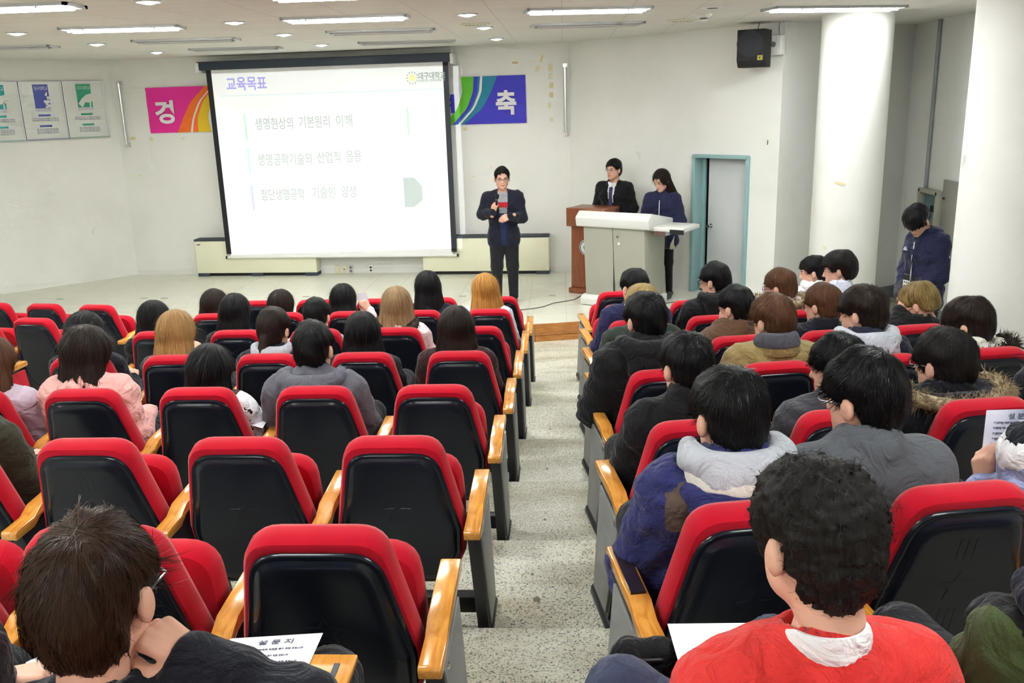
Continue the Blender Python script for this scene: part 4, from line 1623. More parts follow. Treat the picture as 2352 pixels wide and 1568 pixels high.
# --------------------------------------------------------------- head, hand, hair
def head_fn(sex):
    nk = 0.054 if sex == 'm' else 0.047
    pr = [('e', (0, -0.014, 0.030), (0.075, 0.095, 0.088)), ('e', (0, 0.026, -0.036), (0.060, 0.064, 0.082)),
          ('c', (-0.040, 0.010, -0.062), (0, 0.062, -0.097), 0.030, 0.021), ('c', (0.040, 0.010, -0.062), (0, 0.062, -0.097), 0.030, 0.021),
          ('c', (-0.032, 0.072, 0.020), (0.032, 0.072, 0.020), 0.014)]
    fine = [('c', (0, 0.086, 0.002), (0, 0.100, -0.034), 0.008, 0.013), ('e', (0, 0.084, -0.068), (0.022, 0.012, 0.009)),
            ('e', (-0.030, 0.074, 0.000), (0.014, 0.012, 0.010)), ('e', (0.030, 0.074, 0.000), (0.014, 0.012, 0.010)),
            ('e', (-0.083, -0.010, -0.012), (0.013, 0.020, 0.033)), ('e', (0.083, -0.010, -0.012), (0.013, 0.020, 0.033))]

    def fn(P):
        d = union(P, pr, 0.03)
        d = s_min(d, s_cap(P, (0, -0.020, -0.055), (0, -0.055, -0.20), nk, nk * 1.05), F4(0.025))
        for p in fine:
            e = s_cap(P, *p[1:]) if p[0] == 'c' else s_ell(P, *p[1:])
            d = s_min(d, e, F4(0.008))
        return d
    return fn


def head_parts(sex, h):
    key = (sex, h)
    if key not in head_parts.cache:
        V, Q = sdf_mesh(head_fn(sex), (-0.1, -0.13, -0.29), (0.1, 0.13, 0.13), h)
        c = V[Q].mean(1)
        mi = np.zeros(len(Q), np.int32)
        for s in (-1, 1):
            e = (((c - (s * 0.030, 0.084, 0.000)) / (0.013, 0.02, 0.0055)) ** 2).sum(1) < 1
            mi[e] = 1
            e = (((c - (s * 0.032, 0.085, 0.021)) / (0.020, 0.02, 0.0045)) ** 2).sum(1) < 1
            mi[e] = 3
        e = (((c - (0, 0.094, -0.068)) / (0.023, 0.02, 0.009)) ** 2).sum(1) < 1
        mi[e] = 2
        head_parts.cache[key] = (V, Q, mi)
    return head_parts.cache[key]


head_parts.cache = {}
FING = [(-0.026, 0.066, 0.0082), (-0.009, 0.076, 0.0086), (0.009, 0.070, 0.0084), (0.026, 0.054, 0.0074)]


def hand_prims(curl=0.6, thumb=0.4, spread=0.0, side=1):
    """local: wrist at 0, fingers +y, back of hand +z, thumb toward -x * side (side=1: right hand palm down)"""
    pr = []
    for i, (x, L, r) in enumerate(FING):
        mc = vec(x, 0.088 - 0.006 * abs(i - 1), 0.0)
        pr.append(('c', (x * 0.55, 0.008, 0), tuple(mc), 0.0150, 0.0125))
        a = curl * 0.75
        p = mc
        for k, f in enumerate((0.48, 0.30, 0.22)):
            dx = spread * (i - 1.5) * 0.15
            q = p + vec(dx * L * f, math.cos(a) * L * f, -math.sin(a) * L * f)
            pr.append(('c', tuple(p), tuple(q), r * (1.08 - 0.1 * k), r * (1.0 - 0.1 * k)))
            p = q
            a += curl * 0.9
    tb = [vec(-0.022, 0.018, -0.006), vec(-0.046, 0.048, -0.014 - 0.02 * thumb), vec(-0.050 + 0.02 * thumb, 0.080, -0.022 - 0.026 * thumb), vec(-0.046 + 0.03 * thumb, 0.102, -0.030 - 0.03 * thumb)]
    for a, b, r1, r2 in ((tb[0], tb[1], 0.0155, 0.013), (tb[1], tb[2], 0.0115, 0.0105), (tb[2], tb[3], 0.0100, 0.0085)):
        pr.append(('c', tuple(a), tuple(b), r1, r2))
    pr.append(('c', (0, -0.05, 0), (0, 0.012, 0), 0.0225, 0.0225))
    if side < 0:
        pr = [('c', (-p[1][0], p[1][1], p[1][2]), (-p[2][0], p[2][1], p[2][2]), p[3], p[4]) for p in pr]
    return pr


def hand_mesh(origin, fdir, back, side=1, curl=0.6, thumb=0.4, h=0.006, spread=0.0):
    key = (side, curl, thumb, h, spread)
    if key not in hand_mesh.cache:
        pr = hand_prims(curl, thumb, spread, side)
        lo, hi = bounds(pr, 0.004)
        hand_mesh.cache[key] = sdf_mesh(lambda P: union(P, pr, 0.007), lo, hi, h)
    V, Q = hand_mesh.cache[key]
    y = np.asarray(fdir, float)
    y = y / np.linalg.norm(y)
    z = np.asarray(back, float)
    z = z - y * np.dot(z, y)
    z = z / np.linalg.norm(z)
    x = np.cross(y, z)
    return V @ np.stack([x, y, z]) + np.asarray(origin, float), Q


hand_mesh.cache = {}


def hair_fn(style, o):
    """head-local hair volume; o = dict(len, vol, fringe, nape, part, wave)"""
    vol = o.get('vol', 0.0)
    rx, ry, rz = (0.084 if style != 'long' else 0.088) + vol, 0.106 + vol, 0.102 + vol
    cz = 0.030

    def strands(P, freq, amp, seed, along):
        a = np.arctan2(P[:, 0] - 0.01, -(P[:, 1] + 0.03))
        return amp * (np.sin(a * freq + seed + along) * 0.6 + np.sin(a * freq * 1.73 + 2.1 * seed - along * 0.7) * 0.4)

    def short(P):
        x, y, z = P[:, 0], P[:, 1], P[:, 2]
        d = s_ell(P, (0, -0.016, cz), (rx, ry, rz))
        d = s_min(d, s_ell(P, (0, -0.040, -0.020), (0.071 + 0.4 * vol, 0.076 + 0.5 * vol, 0.102)), F4(0.03))
        sd_ = np.abs(x) - (0.0795 + 0.25 * vol + 0.55 * np.clip(z - o.get('under', 0.012), 0, 0.1))
        d = s_max(d, sd_, F4(0.02))
        fr, nape, side = o.get('fringe', 0.03), o.get('nape', -0.085), o.get('side', 0.002)
        # lower edge of the hair: nape behind, above the ear at the side, fringe in front
        t1 = np.clip((y + 0.055) / 0.04, 0, 1)
        t2 = np.clip((y - 0.020) / 0.05, 0, 1)
        zmin = nape + (side - nape) * t1 * t1 * (3 - 2 * t1)
        zmin = zmin + (fr - side) * t2 * t2 * (3 - 2 * t2)
        sd = F4(o.get('seed', 1) * 1.9)
        jag = np.sin(x * 260.0 + sd) * 0.005 + np.sin(x * 140.0 + y * 150 + sd) * 0.006 + np.sin(x * 55 + y * 60 + 2 * sd) * 0.006
        d = d - F4(0.0045) * np.sin(x * 34 + sd) * np.sin(y * 31 + 2 * sd) - F4(0.003) * np.sin(z * 47 + x * 30 + sd) * np.sin(y * 52 - x * 22 + sd)
        d = s_max(d, (zmin + jag - z) * F4(0.75), F4(0.012))
        wv = P - np.array([0.012, -0.055, 0.10], F4)
        ang = np.arctan2(wv[:, 0], wv[:, 1] + 0.3 * wv[:, 2])
        rr = np.sqrt((wv * wv).sum(1))
        if o.get('curl'):
            w = np.sin(P[:, 0] * 150 + 3 * np.sin(P[:, 2] * 90)) * np.sin(P[:, 1] * 140 + 2 * np.sin(P[:, 0] * 110 + P[:, 2] * 60)) * np.sin(P[:, 2] * 150 + 2 * np.sin(P[:, 1] * 120))
            d = d - F4(0.011) * w
        else:
            d = d - F4(o.get('tuft', 0.0022)) * np.sin(ang * 13 + rr * 34 + 2 * np.sin(ang * 5)) * np.clip(rr * 14, 0, 1) - F4(0.001) * np.sin(ang * 37 + 3)
        # faint dip at the whorl
        d = d + F4(0.010) * np.exp(-(rr / 0.022) ** 2)
        return d

    def long(P):
        x, y, z = P[:, 0], P[:, 1], P[:, 2]
        L = o.get('len', 0.30)
        d = s_ell(P, (0, -0.016, cz), (rx, ry, rz))
        w = o.get('w', 0.100)
        t = np.clip((0.03 - z) / L, 0, 1)
        wx = (rx - 0.002) + (w - rx + 0.03) * t
        yc = -0.028 - o.get('back', 0.055) * t
        wy = 0.088 - 0.026 * t
        q = np.sqrt((x / wx) ** 2 + ((y - yc) / wy) ** 2)
        tube = (q - 1) * np.minimum(wx, wy)
        end = np.sin(x * 90 + o.get('seed', 0)) * 0.012 + np.sin(x * 37 + 1.7 * o.get('seed', 0)) * 0.016
        tube = s_max(tube, np.maximum(z - 0.035, -L + end - z), F4(0.015))
        d = s_min(d, tube, F4(0.02))
        # face opening
        fw = o.get('face', 0.058)
        fc = s_max(np.abs(x) - F4(fw) * (1 - 0.35 * np.clip((z - 0.0) / 0.07, 0, 1)), 0.028 - y, F4(0.01))
        fc = s_max(fc, z - F4(o.get('fringe', 0.065)), F4(0.015))
        d = s_max(d, -fc, F4(0.012))
        d = d - strands(P, 15, F4(o.get('tuft', 0.0035)), o.get('seed', 0), z * o.get('wave', 9.0)) * np.clip((0.125 - z) * 12, 0.1, 1)
        # centre parting
        d = d + F4(0.006) * np.exp(-((x - o.get('part', 0.0)) / 0.006) ** 2) * np.clip((z - 0.06) * 22, 0, 1)
        return d

    def pony(P):
        d = short(P)
        tl = [('e', (0, -0.110, -0.028), (0.026, 0.024, 0.026)), ('c', (0, -0.125, -0.045), (-0.004, -0.140, -0.13), 0.030, 0.034), ('c', (-0.004, -0.140, -0.13), (-0.012, -0.125, -0.24), 0.034, 0.012)]
        e = union(P, tl, 0.015)
        return s_min(d, e - 0.003 * np.sin(P[:, 0] * 240 + P[:, 2] * 30), F4(0.012))

    if style == 'long':
        L = o.get('len', 0.30)
        return long, (-0.19, -0.20, -L - 0.05), (0.19, 0.13, 0.17)
    if style == 'pony':
        o.setdefault('nape', -0.060)
        return pony, (-0.13, -0.20, -0.29), (0.13, 0.13, 0.16)
    return short, (-0.13, -0.16, -0.13), (0.13, 0.14, 0.17)


def add_attr(me, name, arr):
    a = me.attributes.new(name, 'FLOAT_VECTOR', 'POINT')
    a.data.foreach_set('vector', np.ascontiguousarray(arr, dtype=np.float32).ravel())


def hair_object(style, o, m, parent, C, R, h, nstr, seed):
    fn, lo, hi = hair_fn(style, o)
    V, Q = sdf_mesh(fn, lo, hi, h)
    rs = np.random.RandomState(seed)
    # vertex normals
    n = np.zeros_like(V)
    fnrm = np.cross(V[Q[:, 2]] - V[Q[:, 0]], V[Q[:, 3]] - V[Q[:, 1]])
    for k in range(4):
        np.add.at(n, Q[:, k], fnrm)
    n /= np.linalg.norm(n, axis=1)[:, None] + 1e-9
    # shading coordinates along the strands
    wp = np.array([0.012, -0.055, 0.115])

    def coords(X):
        if style == 'long':
            a = np.arctan2(X[:, 0], -(X[:, 1] + 0.02))
            return np.stack([np.cos(a) * 26, np.sin(a) * 26, X[:, 2] * 4.0 + seed], 1)
        d = X - wp
        a = np.arctan2(d[:, 0], d[:, 1])
        r = np.linalg.norm(d, axis=1)
        return np.stack([np.cos(a) * 16 + r * 10, np.sin(a) * 16, r * 9 + seed], 1)
    co = coords(V)
    VV, QQ, CC = [V], [Q], [co]
    base = len(V)
    if nstr:
        ok = np.where((n[:, 1] < 0.85))[0]
        pick = ok[rs.randint(0, len(ok), nstr)]
        p, nn_ = V[pick], n[pick]
        if style == 'long':
            fl = np.tile(np.array([0, 0, -1.0]), (nstr, 1)) + rs.normal(0, 0.08, (nstr, 3))
            top = p[:, 2] > 0.06
            out = p - np.array([o.get('part', 0.0), -0.02, 0.1])
            fl[top] = out[top] * 12 + fl[top] * 0.3
        else:
            fl = p - wp + rs.normal(0, 0.010 if not o.get('curl') else 0.07, (nstr, 3))
        fl -= nn_ * (fl * nn_).sum(1)[:, None]
        fl /= np.linalg.norm(fl, axis=1)[:, None] + 1e-9
        ln = rs.uniform(0.5, 1.1, nstr) * (0.11 if style == 'long' else o.get('slen', 0.045))
        if style != 'long':
            ln = ln * np.clip((p[:, 2] - o.get('nape', -0.085) + 0.0) / 0.10, 0.12, 1.0)
        sidev = np.cross(fl, nn_)
        wd = rs.uniform(0.6, 1.2, nstr) * o.get('sw', 0.0011)
        segs = 3
        ringv = []
        lift = 0.0012 + 0.009 * rs.rand(nstr) ** 2 * o.get('lift', 0.6)
        for k in range(segs + 1):
            s = k / segs
            drop = (ln ** 2) * (s ** 2) * (5.5 if style != 'long' else 0.3) * (1 if not o.get('curl') else 0.3)
            c = p + fl * (ln * s)[:, None] + nn_ * (lift * math.sin(math.pi * min(1, s * 0.8 + 0.1)) - drop * 1.0)[:, None]
            if o.get('curl'):
                c = c + sidev * (0.012 * np.sin(s * 5 + seed + pick * 0.37))[:, None]
            w = wd * (1 - 0.85 * s)
            ringv.append(np.stack([c - sidev * w[:, None], c + sidev * w[:, None]], 1))
        RV = np.stack(ringv, 1)          # nstr, segs+1, 2, 3
        SV = RV.reshape(-1, 3)
        st = np.arange(nstr)[:, None] * (segs + 1) * 2
        k = np.arange(segs)[None] * 2
        SQ = np.stack([st + k, st + k + 1, st + k + 3, st + k + 2], -1).reshape(-1, 4) + base
        VV.append(SV)
        QQ.append(SQ)
        cs = np.repeat(co[pick] + rs.normal(0, 1.2, (nstr, 3)), (segs + 1) * 2, 0)
        CC.append(cs)
    V = np.concatenate(VV) @ R.T + C
    me = mesh_np('hair', V, np.concatenate(QQ), m)
    add_attr(me, 'hairco', np.concatenate(CC))
    return link(bpy.data.objects.new('hair', me), parent)


def fur_object(path, r, m, parent, n, ln, seed, name='fur_trim'):
    """a roll of fur along a path: core tube plus strands"""
    path = [vec(*p) for p in path]
    mb = MB()
    mb.tube(path, r, 8)
    rs = np.random.RandomState(seed)
    V, F = [], []
    for _ in range(n):
        t = rs.rand() * (len(path) - 1.001)
        i = int(t)
        c = path[i] * (1 - t + i) + path[i + 1] * (t - i)
        ax = path[i + 1] - path[i]
        ax = ax / np.linalg.norm(ax)
        d = rs.normal(0, 1, 3)
        d -= ax * np.dot(d, ax)
        d /= np.linalg.norm(d)
        d2 = d + ax * rs.normal(0, 0.5) + rs.normal(0, 0.35, 3) + np.array([0, 0, -0.25])
        d2 /= np.linalg.norm(d2)
        L = ln * rs.uniform(0.5, 1.1)
        s = np.cross(d2, ax) * 0.0022
        p0 = c + d * r * 0.8
        k = len(V)
        mid = p0 + d2 * L * 0.55 + d * 0.003
        V += [p0 - s, p0 + s, mid + s * 0.7, mid - s * 0.7, p0 + d2 * L + np.array([0, 0, -0.006])]
        F += [(k, k + 1, k + 2, k + 3), (k + 3, k + 2, k + 4)]
    mb.add(V, F)
    me = mesh_from(name, mb.V, mb.F, m, None, True)
    co = np.array(mb.V) * 40.0
    add_attr(me, 'hairco', co)
    return link(bpy.data.objects.new(name, me), parent)


M_FUR = hair_mat('fur_tan', srgb(86, 72, 52), srgb(196, 178, 146), 0.7)
M_FURD = hair_mat('fur_dark', srgb(16, 15, 15), srgb(70, 60, 52), 0.7)


def spectacles(parent, C, R, m, lens=True):
    mb = MB()
    for s in (-1, 1):
        pts = [(s * 0.031 + 0.024 * math.cos(q), 0.098, 0.0 + 0.018 * math.sin(q)) for q in np.linspace(0, 2 * math.pi, 15)]
        mb.tube(pts, 0.0022, 5)
        mb.tube([(s * 0.055, 0.097, 0.004), (s * 0.078, 0.075, 0.006), (s * 0.083, 0.0, 0.004), (s * 0.082, -0.015, -0.008)], 0.0022, 5)
    mb.tube([(-0.008, 0.099, 0.003), (0.0, 0.102, 0.005), (0.008, 0.099, 0.003)], 0.002, 5)
    mb.V = [tuple(np.array(v) @ R.T + C) for v in mb.V]
    return mb.build('spectacles', m, parent, smooth=True)


def to_mesh_obj(name, parts, mats, parent):
    """parts: list of (V,Q,midx or int)"""
    VV, QQ, MM, k = [], [], [], 0
    for V, Q, mi in parts:
        VV.append(V)
        QQ.append(Q + k)
        MM.append(np.full(len(Q), mi, np.int32) if np.isscalar(mi) else mi)
        k += len(V)
    me = mesh_np(name, np.concatenate(VV), np.concatenate(QQ), mats, np.concatenate(MM))
    return link(bpy.data.objects.new(name, me), parent)


# --------------------------------------------------------------- seated figure
def limb_prims(J, th=0.0, sex='m', what=('torso', 'arms', 'legs')):
    f = 1.0 if sex == 'm' else 0.88
    N, Pv = J['neck'], J['pelvis']
    ax = J['across']                     # unit vector to the figure's right
    out = []
    if 'torso' in what:
        up = N - Pv
        ch = Pv + up * 0.66 + J.get('fwd', vec(0, 1, 0)) * 0.012
        wa = Pv + up * 0.33
        out += [('c', tuple(J['sh_l'] * 0.82 + N * 0.18 + vec(0, 0, -0.01)), tuple(J['sh_r'] * 0.82 + N * 0.18 + vec(0, 0, -0.016)), 0.048 * f + th),
                ('c', tuple(N + vec(0, 0.0, -0.012)), tuple(J['sh_l'] * 0.6 + N * 0.4 + vec(0, 0, -0.012)), 0.042 * f + th, 0.046 * f + th),
                ('c', tuple(N + vec(0, 0.0, -0.012)), tuple(J['sh_r'] * 0.6 + N * 0.4 + vec(0, 0, -0.012)), 0.042 * f + th, 0.046 * f + th),
                ('c', tuple(ch - ax * 0.085 * f), tuple(ch + ax * 0.085 * f), 0.096 * f + th),
                ('c', tuple(wa - ax * 0.066 * f), tuple(wa + ax * 0.066 * f), 0.094 * f + th),
                ('c', tuple(Pv - ax * 0.070), tuple(Pv + ax * 0.070), 0.104 * f + th * 0.6),
                ('c', tuple(ch), tuple(wa), 0.092 * f + th)]
        if J.get('slump'):
            pass
    if 'arms' in what:
        for s in 'lr':
            sh, el, wr = J['sh_' + s], J['el_' + s], J['wr_' + s]
            out += [('c', tuple(sh), tuple(el), 0.053 * f + th, 0.041 * f + th), ('c', tuple(el), tuple(wr), 0.041 * f + th, 0.029 * f + th * 0.8)]
    if 'legs' in what:
        for s in 'lr':
            hp, kn, an = J['hp_' + s], J['kn_' + s], J['an_' + s]
            out += [('c', tuple(hp), tuple(kn), 0.082 * f + th, 0.058 * f + th), ('c', tuple(kn), tuple(an), 0.056 * f + th, 0.040 + th)]
    return out


def shoe(parent, an, d, m, h=0.012):
    d = d / np.linalg.norm(d)
    a = an + vec(0, 0, -0.035)
    pr = [('c', tuple(a - d * 0.045 + vec(0, 0, -0.005)), tuple(a + d * 0.06 + vec(0, 0, -0.012)), 0.042, 0.040), ('c', tuple(a + d * 0.06 + vec(0, 0, -0.014)), tuple(a + d * 0.145 + vec(0, 0, -0.020)), 0.042, 0.032)]
    lo, hi = bounds(pr, 0.01)
    zmin = an[2] - 0.085
    V, Q = sdf_mesh(lambda P: s_max(union(P, pr, 0.03), zmin - P[:, 2], F4(0.008)), lo, hi, h)
    return to_mesh_obj('shoe', [(V, Q, 0)], [m], parent)


def person(label, J, C, R, sex, hair, garments, hands=None, near=0.0, group=None, loc=(0, 0, 0), rz=0.0, glasses=None, shoes=None, skin=None, seed=1, extras=None):
    """J: joints, C: head centre, R: head rotation (all in the figure's own frame)"""
    t = thing('person', label, 'person', loc, rz, group)
    hh = 0.0075 if near > 0 else 0.010
    V, Q, mi = head_parts(sex, hh)
    parts = [(V @ R.T + C, Q, mi)]
    pr = limb_prims(J, -0.004, sex)
    pr.append(('c', tuple(C + R @ vec(0, -0.035, -0.10)), tuple(J['neck'] + vec(0, 0, -0.03)), 0.048, 0.056))
    lo, hi = bounds(pr, 0.02)
    V, Q = sdf_mesh(lambda P: union(P, pr, 0.04), lo, hi, 0.028)
    parts.append((V, Q, 0))
    for s in 'lr':
        hd = (hands or {}).get(s, {})
        fd = hd.get('dir', J['wr_' + s] - J['el_' + s])
        bk_ = hd.get('back', vec(0, 0.2, 1))
        V, Q = hand_mesh(J['wr_' + s], fd, bk_, 1 if s == 'r' else -1, hd.get('curl', 0.7), hd.get('thumb', 0.5), hd.get('h', 0.011), hd.get('spread', 0.0))
        parts.append((V, Q, 0))
    to_mesh_obj('body', parts, [skin or M_SKIN, M_EYE, M_LIP, M_BROW], t)
    if hair:
        st, o, cname = hair
        ns = int(1400 + 4200 * near) if near > 0 else 1100
        hair_object(st, dict(o), HAIRC[cname], t, C, R, 0.008 if near > 0 else 0.011, o.get('n', ns), seed)
    for g in garments:
        garment(t, J, C, R, sex, near=near, seed=seed, **g)
    if glasses:
        spectacles(t, C, R, glasses)
    for s in 'lr':
        if shoes is not None:
            shoe(t, J['an_' + s], J.get('toe', vec(0, 1, 0)), shoes)
    if extras:
        extras(t, J, C, R)
    return t


def garment(t, J, C, R, sex, kind, m, th=0.014, near=0.0, seed=1, zones=(), mats=(), h=None, k=0.045, length=None, **kw):
    h = h or (0.0115 if near > 0 else 0.017)
    N = J['neck']
    if kind in ('jacket', 'coat', 'sweater', 'hoodie', 'shirt', 'parka', 'blazer'):
        pr = limb_prims(J, th, sex, ('torso', 'arms'))
        col_r = kw.get('collar_r', 0.060 if sex == 'm' else 0.054)
        ch_ = kw.get('collar', 0.025)
        pr.append(('c', tuple(N + vec(0, 0.004, -0.05)), tuple(N + vec(0, 0.022, ch_)), col_r + 0.012 + th * 0.4, col_r + 0.004 + th * 0.3))
        if length:
            for s in 'lr':
                hp = J['hp_' + s]
                pr.append(('c', tuple(J['pelvis'] + (hp - J['pelvis']) * 0.7), tuple(hp + (J['kn_' + s] - hp) * length), 0.10 + th, 0.095 + th))
        lo, hi = bounds(pr, 0.02)
        wa = kw.get('wrinkle', 0.005)
        sd = F4(seed * 1.7)

        def fn(P):
            d = union(P, pr, k)
            x, y, z = P[:, 0], P[:, 1], P[:, 2]
            d = d + F4(wa) * np.sin(z * 46 + 5 * np.sin(x * 13 + sd) + 14 * y + sd) * np.sin(x * 21 + z * 9 + sd) + F4(wa * 0.6) * np.sin(z * 83 + x * 40 + 3 * np.sin(y * 30) + 2 * sd) * np.sin(y * 37 + x * 19)
            if kw.get('quilt'):
                d = d - F4(0.006) * np.abs(np.sin((z + 0.25 * y) * kw['quilt']))
            # open neck
            d = s_max(d, -s_cap(P, N + vec(0, 0.02, ch_ + 0.012), N + vec(0, 0.09, ch_ + 0.22), col_r - 0.006, col_r + 0.02), F4(0.006))
            return d
        V, Q = sdf_mesh(fn, lo, hi, h)
        mi = np.zeros(len(Q), np.int32)
        c = V[Q].mean(1)
        for i, z in enumerate(zones):
            mi[z(c)] = i + 1
        to_mesh_obj(kind, [(V, Q, mi)], [m, *mats], t)
    elif kind in ('trousers', 'leggings'):
        pr = limb_prims(J, th, sex, ('legs',))
        Pv = J['pelvis']
        pr += [('c', tuple(Pv - J['across'] * 0.075), tuple(Pv + J['across'] * 0.075), 0.092 * (1 if sex == 'm' else 0.95) + th * 0.5)]
        pr += [('c', tuple(J['hp_l']), tuple(J['hp_r']), 0.082 + th * 0.5)]
        lo, hi = bounds(pr, 0.02)
        zc = min(J['an_l'][2], J['an_r'][2]) - 0.03
        V, Q = sdf_mesh(lambda P: s_max(union(P, pr, 0.03), zc - P[:, 2], F4(0.006)), lo, hi, kw.get('h2', 0.021))
        to_mesh_obj(kind, [(V, Q, 0)], [m], t)
    elif kind == 'hood':
        w, dp, dr = kw.get('w', 0.105), kw.get('deep', 0.115), kw.get('drop', 0.10)
        r = kw.get('r', 0.036) * 0.75
        b = N + vec(0, 0.0, kw.get('up', 0.035))
        fw_ = J.get('fwd', vec(0, 1, 0))
        ax = J['across']
        A = [b + ax * (w * math.sin(q)) * (1.0) - fw_ * (dp * math.cos(q) * 0.85 + 0.0) + vec(0, 0, -0.035 * math.cos(q) * 0.6) for q in np.linspace(-1.9, 1.9, 9)]
        pr = [('c', tuple(A[i]), tuple(A[i + 1]), r * (0.8 + 0.4 * math.cos((i - 3.5) / 3.5)), r * (0.8 + 0.4 * math.cos((i - 2.5) / 3.5))) for i in range(8)]
        bag = [('e', tuple(b - fw_ * (dp * 0.80) + vec(0, 0, -dr)), (w * 1.0, 0.072, dr * 1.1))]
        lo, hi = bounds(pr + bag, 0.02)

        def fn(P):
            d = union(P, pr, 0.03)
            e = s_ell(P, *bag[0][1:])
            d = s_min(d, e, F4(0.05))
            hole = s_ell(P, tuple(b + fw_ * 0.02 + vec(0, 0, 0.05)), (w * 0.72, dp * 0.70, 0.085))
            d = s_max(d, -hole, F4(0.02))
            return d + F4(0.0032) * np.sin(P[:, 2] * 70 + 14 * np.abs(P[:, 0]) + 40 * P[:, 1] + seed) * (0.6 + 0.4 * np.sin(P[:, 0] * 33 + P[:, 1] * 50))
        V, Q = sdf_mesh(fn, lo, hi, h * 0.8)
        mi = np.zeros(len(Q), np.int32)
        c = V[Q].mean(1)
        for i, z in enumerate(zones):
            mi[z(c)] = i + 1
        to_mesh_obj('hood', [(V, Q, mi)], [m, *mats], t)
    elif kind == 'collar':
        r0, ht, r = kw.get('r0', 0.075), kw.get('ht', 0.05), kw.get('r', 0.016)
        b = N + vec(0, kw.get('dy', 0.004), kw.get('up', 0.0))
        ax, fw_ = J['across'], J.get('fwd', vec(0, 1, 0))
        tp = kw.get('taper', 0.12)
        Rg = []
        for i, q in enumerate(np.linspace(-2.3, 2.3, 25)):
            out = ax * math.sin(q) - fw_ * (0.95 * math.cos(q))
            e_ = 0.55 + 0.45 * min(1.0, 2.2 * (1 - abs(q) / 2.3))
            ring = []
            for k_ in range(14):
                w_ = 2 * math.pi * k_ / 14
                cu, sv = math.cos(w_), math.sin(w_)
                cu = math.copysign(abs(cu) ** 0.7, cu)
                sv = math.copysign(abs(sv) ** 0.7, sv)
                up_ = (0.5 + 0.5 * sv)
                ring.append(tuple(b + out * (r0 * (1 - tp * up_) + r * e_ * cu * (1.25 - 0.5 * up_)) + vec(0, 0, (ht + 2 * r) * up_ * e_ - r + 0.012 * abs(q / 2.3) ** 2 * -1.0)))
            Rg.append(ring)
        MB().rings(Rg).build('collar', m, t, smooth=True)
    elif kind == 'fur_trim':
        w, dp = kw.get('w', 0.15), kw.get('deep', 0.12)
        b = N + vec(0, 0, kw.get('up', 0.03))
        ax, fw_ = J['across'], J.get('fwd', vec(0, 1, 0))
        A = [b + ax * (w * math.sin(q)) - fw_ * (dp * math.cos(q)) + vec(0, 0, kw.get('dip', -0.05) * math.cos(q)) for q in np.linspace(-2.0, 2.0, 13)]
        fur_object(A, kw.get('r', 0.024), m, t, kw.get('n', 700), kw.get('ln', 0.045), seed)
    elif kind == 'scarf':
        pr = [('c', tuple(N + vec(0.07 * math.sin(q), -0.07 * math.cos(q), 0.03 + 0.015 * math.sin(3 * q))), tuple(N + vec(0.07 * math.sin(q + 0.6), -0.07 * math.cos(q + 0.6), 0.03 + 0.015 * math.sin(3 * q + 1.8))), 0.03) for q in np.linspace(0, 5.7, 10)]
        lo, hi = bounds(pr, 0.01)
        V, Q = sdf_mesh(lambda P: union(P, pr, 0.02), lo, hi, h)
        to_mesh_obj('scarf', [(V, Q, 0)], [m], t)


def seated_joints(C, sex, pelvis=None, lean=0.0, ndrop=0.0):
    """C: head centre in the chair frame (x right, y forward, z up from the row floor)"""
    N = C + vec(0, -0.070, -0.122 - ndrop)
    sw = 0.174 if sex == 'm' else 0.162
    Pv = pelvis if pelvis is not None else vec(np.clip(C[0] * 0.25, -0.05, 0.05), 0.365, 0.565)
    J = dict(neck=N, pelvis=Pv, across=vec(1, 0, 0), fwd=vec(0, 1, 0))
    sl = vec(0, 0.020, -0.078 if sex == 'm' else -0.066)
    tilt = vec(0, 0, lean)
    J['sh_l'] = N + vec(-sw, 0, 0) + sl - tilt
    J['sh_r'] = N + vec(sw, 0, 0) + sl + tilt
    for s, sg in (('l', -1), ('r', 1)):
        J['el_' + s] = J['sh_' + s] + vec(sg * 0.062, 0.085, -0.26)
        J['wr_' + s] = vec(Pv[0] + sg * 0.075, 0.55, 0.635)
        J['hp_' + s] = Pv + vec(sg * 0.085, 0.02, -0.02)
        J['kn_' + s] = vec(Pv[0] + sg * 0.12, 0.75, 0.555)
        J['an_' + s] = vec(Pv[0] + sg * 0.12, 0.72, 0.095)
    return J
# ================================================================== who sits where
def c_(r, g, b):
    return srgb(r, g, b)


K_BLACK = cloth('black', c_(20, 20, 23))
K_NAVY = cloth('navy', c_(26, 29, 44))
K_DNAVY = cloth('dark_navy', c_(18, 20, 30))
K_INDIGO = cloth('denim', c_(38, 40, 78), var=0.2)
K_BLUE = cloth('royal_blue', c_(40, 44, 92), bump=0.6, bscale=10)
K_GREY = cloth('heather_grey', c_(172, 175, 184), var=0.06)
K_DGREY = cloth('dark_grey', c_(62, 63, 70))
K_SUIT = cloth('wool_grey', c_(84, 88, 94), var=0.15, bump=0.2, bscale=120)
K_COAT = cloth('slate_coat', c_(88, 88, 98), var=0.08, bump=0.15)
K_PINK = cloth('pink', c_(224, 170, 164), var=0.05, bump=0.5, bscale=11)
K_LAV = cloth('lavender', c_(188, 172, 188), var=0.05)
K_PALEPINK = cloth('pale_pink', c_(222, 196, 200), var=0.04)
K_MAROON = cloth('maroon', c_(52, 26, 30))
K_WHITE = cloth('white', c_(232, 232, 236), var=0.03, bump=0.3)
K_SATIN = cloth('satin_white', c_(226, 216, 220), var=0.05, bump=0.6, rough=0.35, sheen=0.0, bscale=9)
K_PALEBLUE = cloth('pale_blue', c_(206, 212, 230), var=0.03)
K_OLIVE = cloth('olive', c_(48, 46, 34))
K_GREEN = cloth('dark_green', c_(44, 54, 46))
K_FOREST = cloth('forest', c_(62, 76, 42), var=0.15)
K_BROWN = cloth('brown', c_(92, 68, 50))
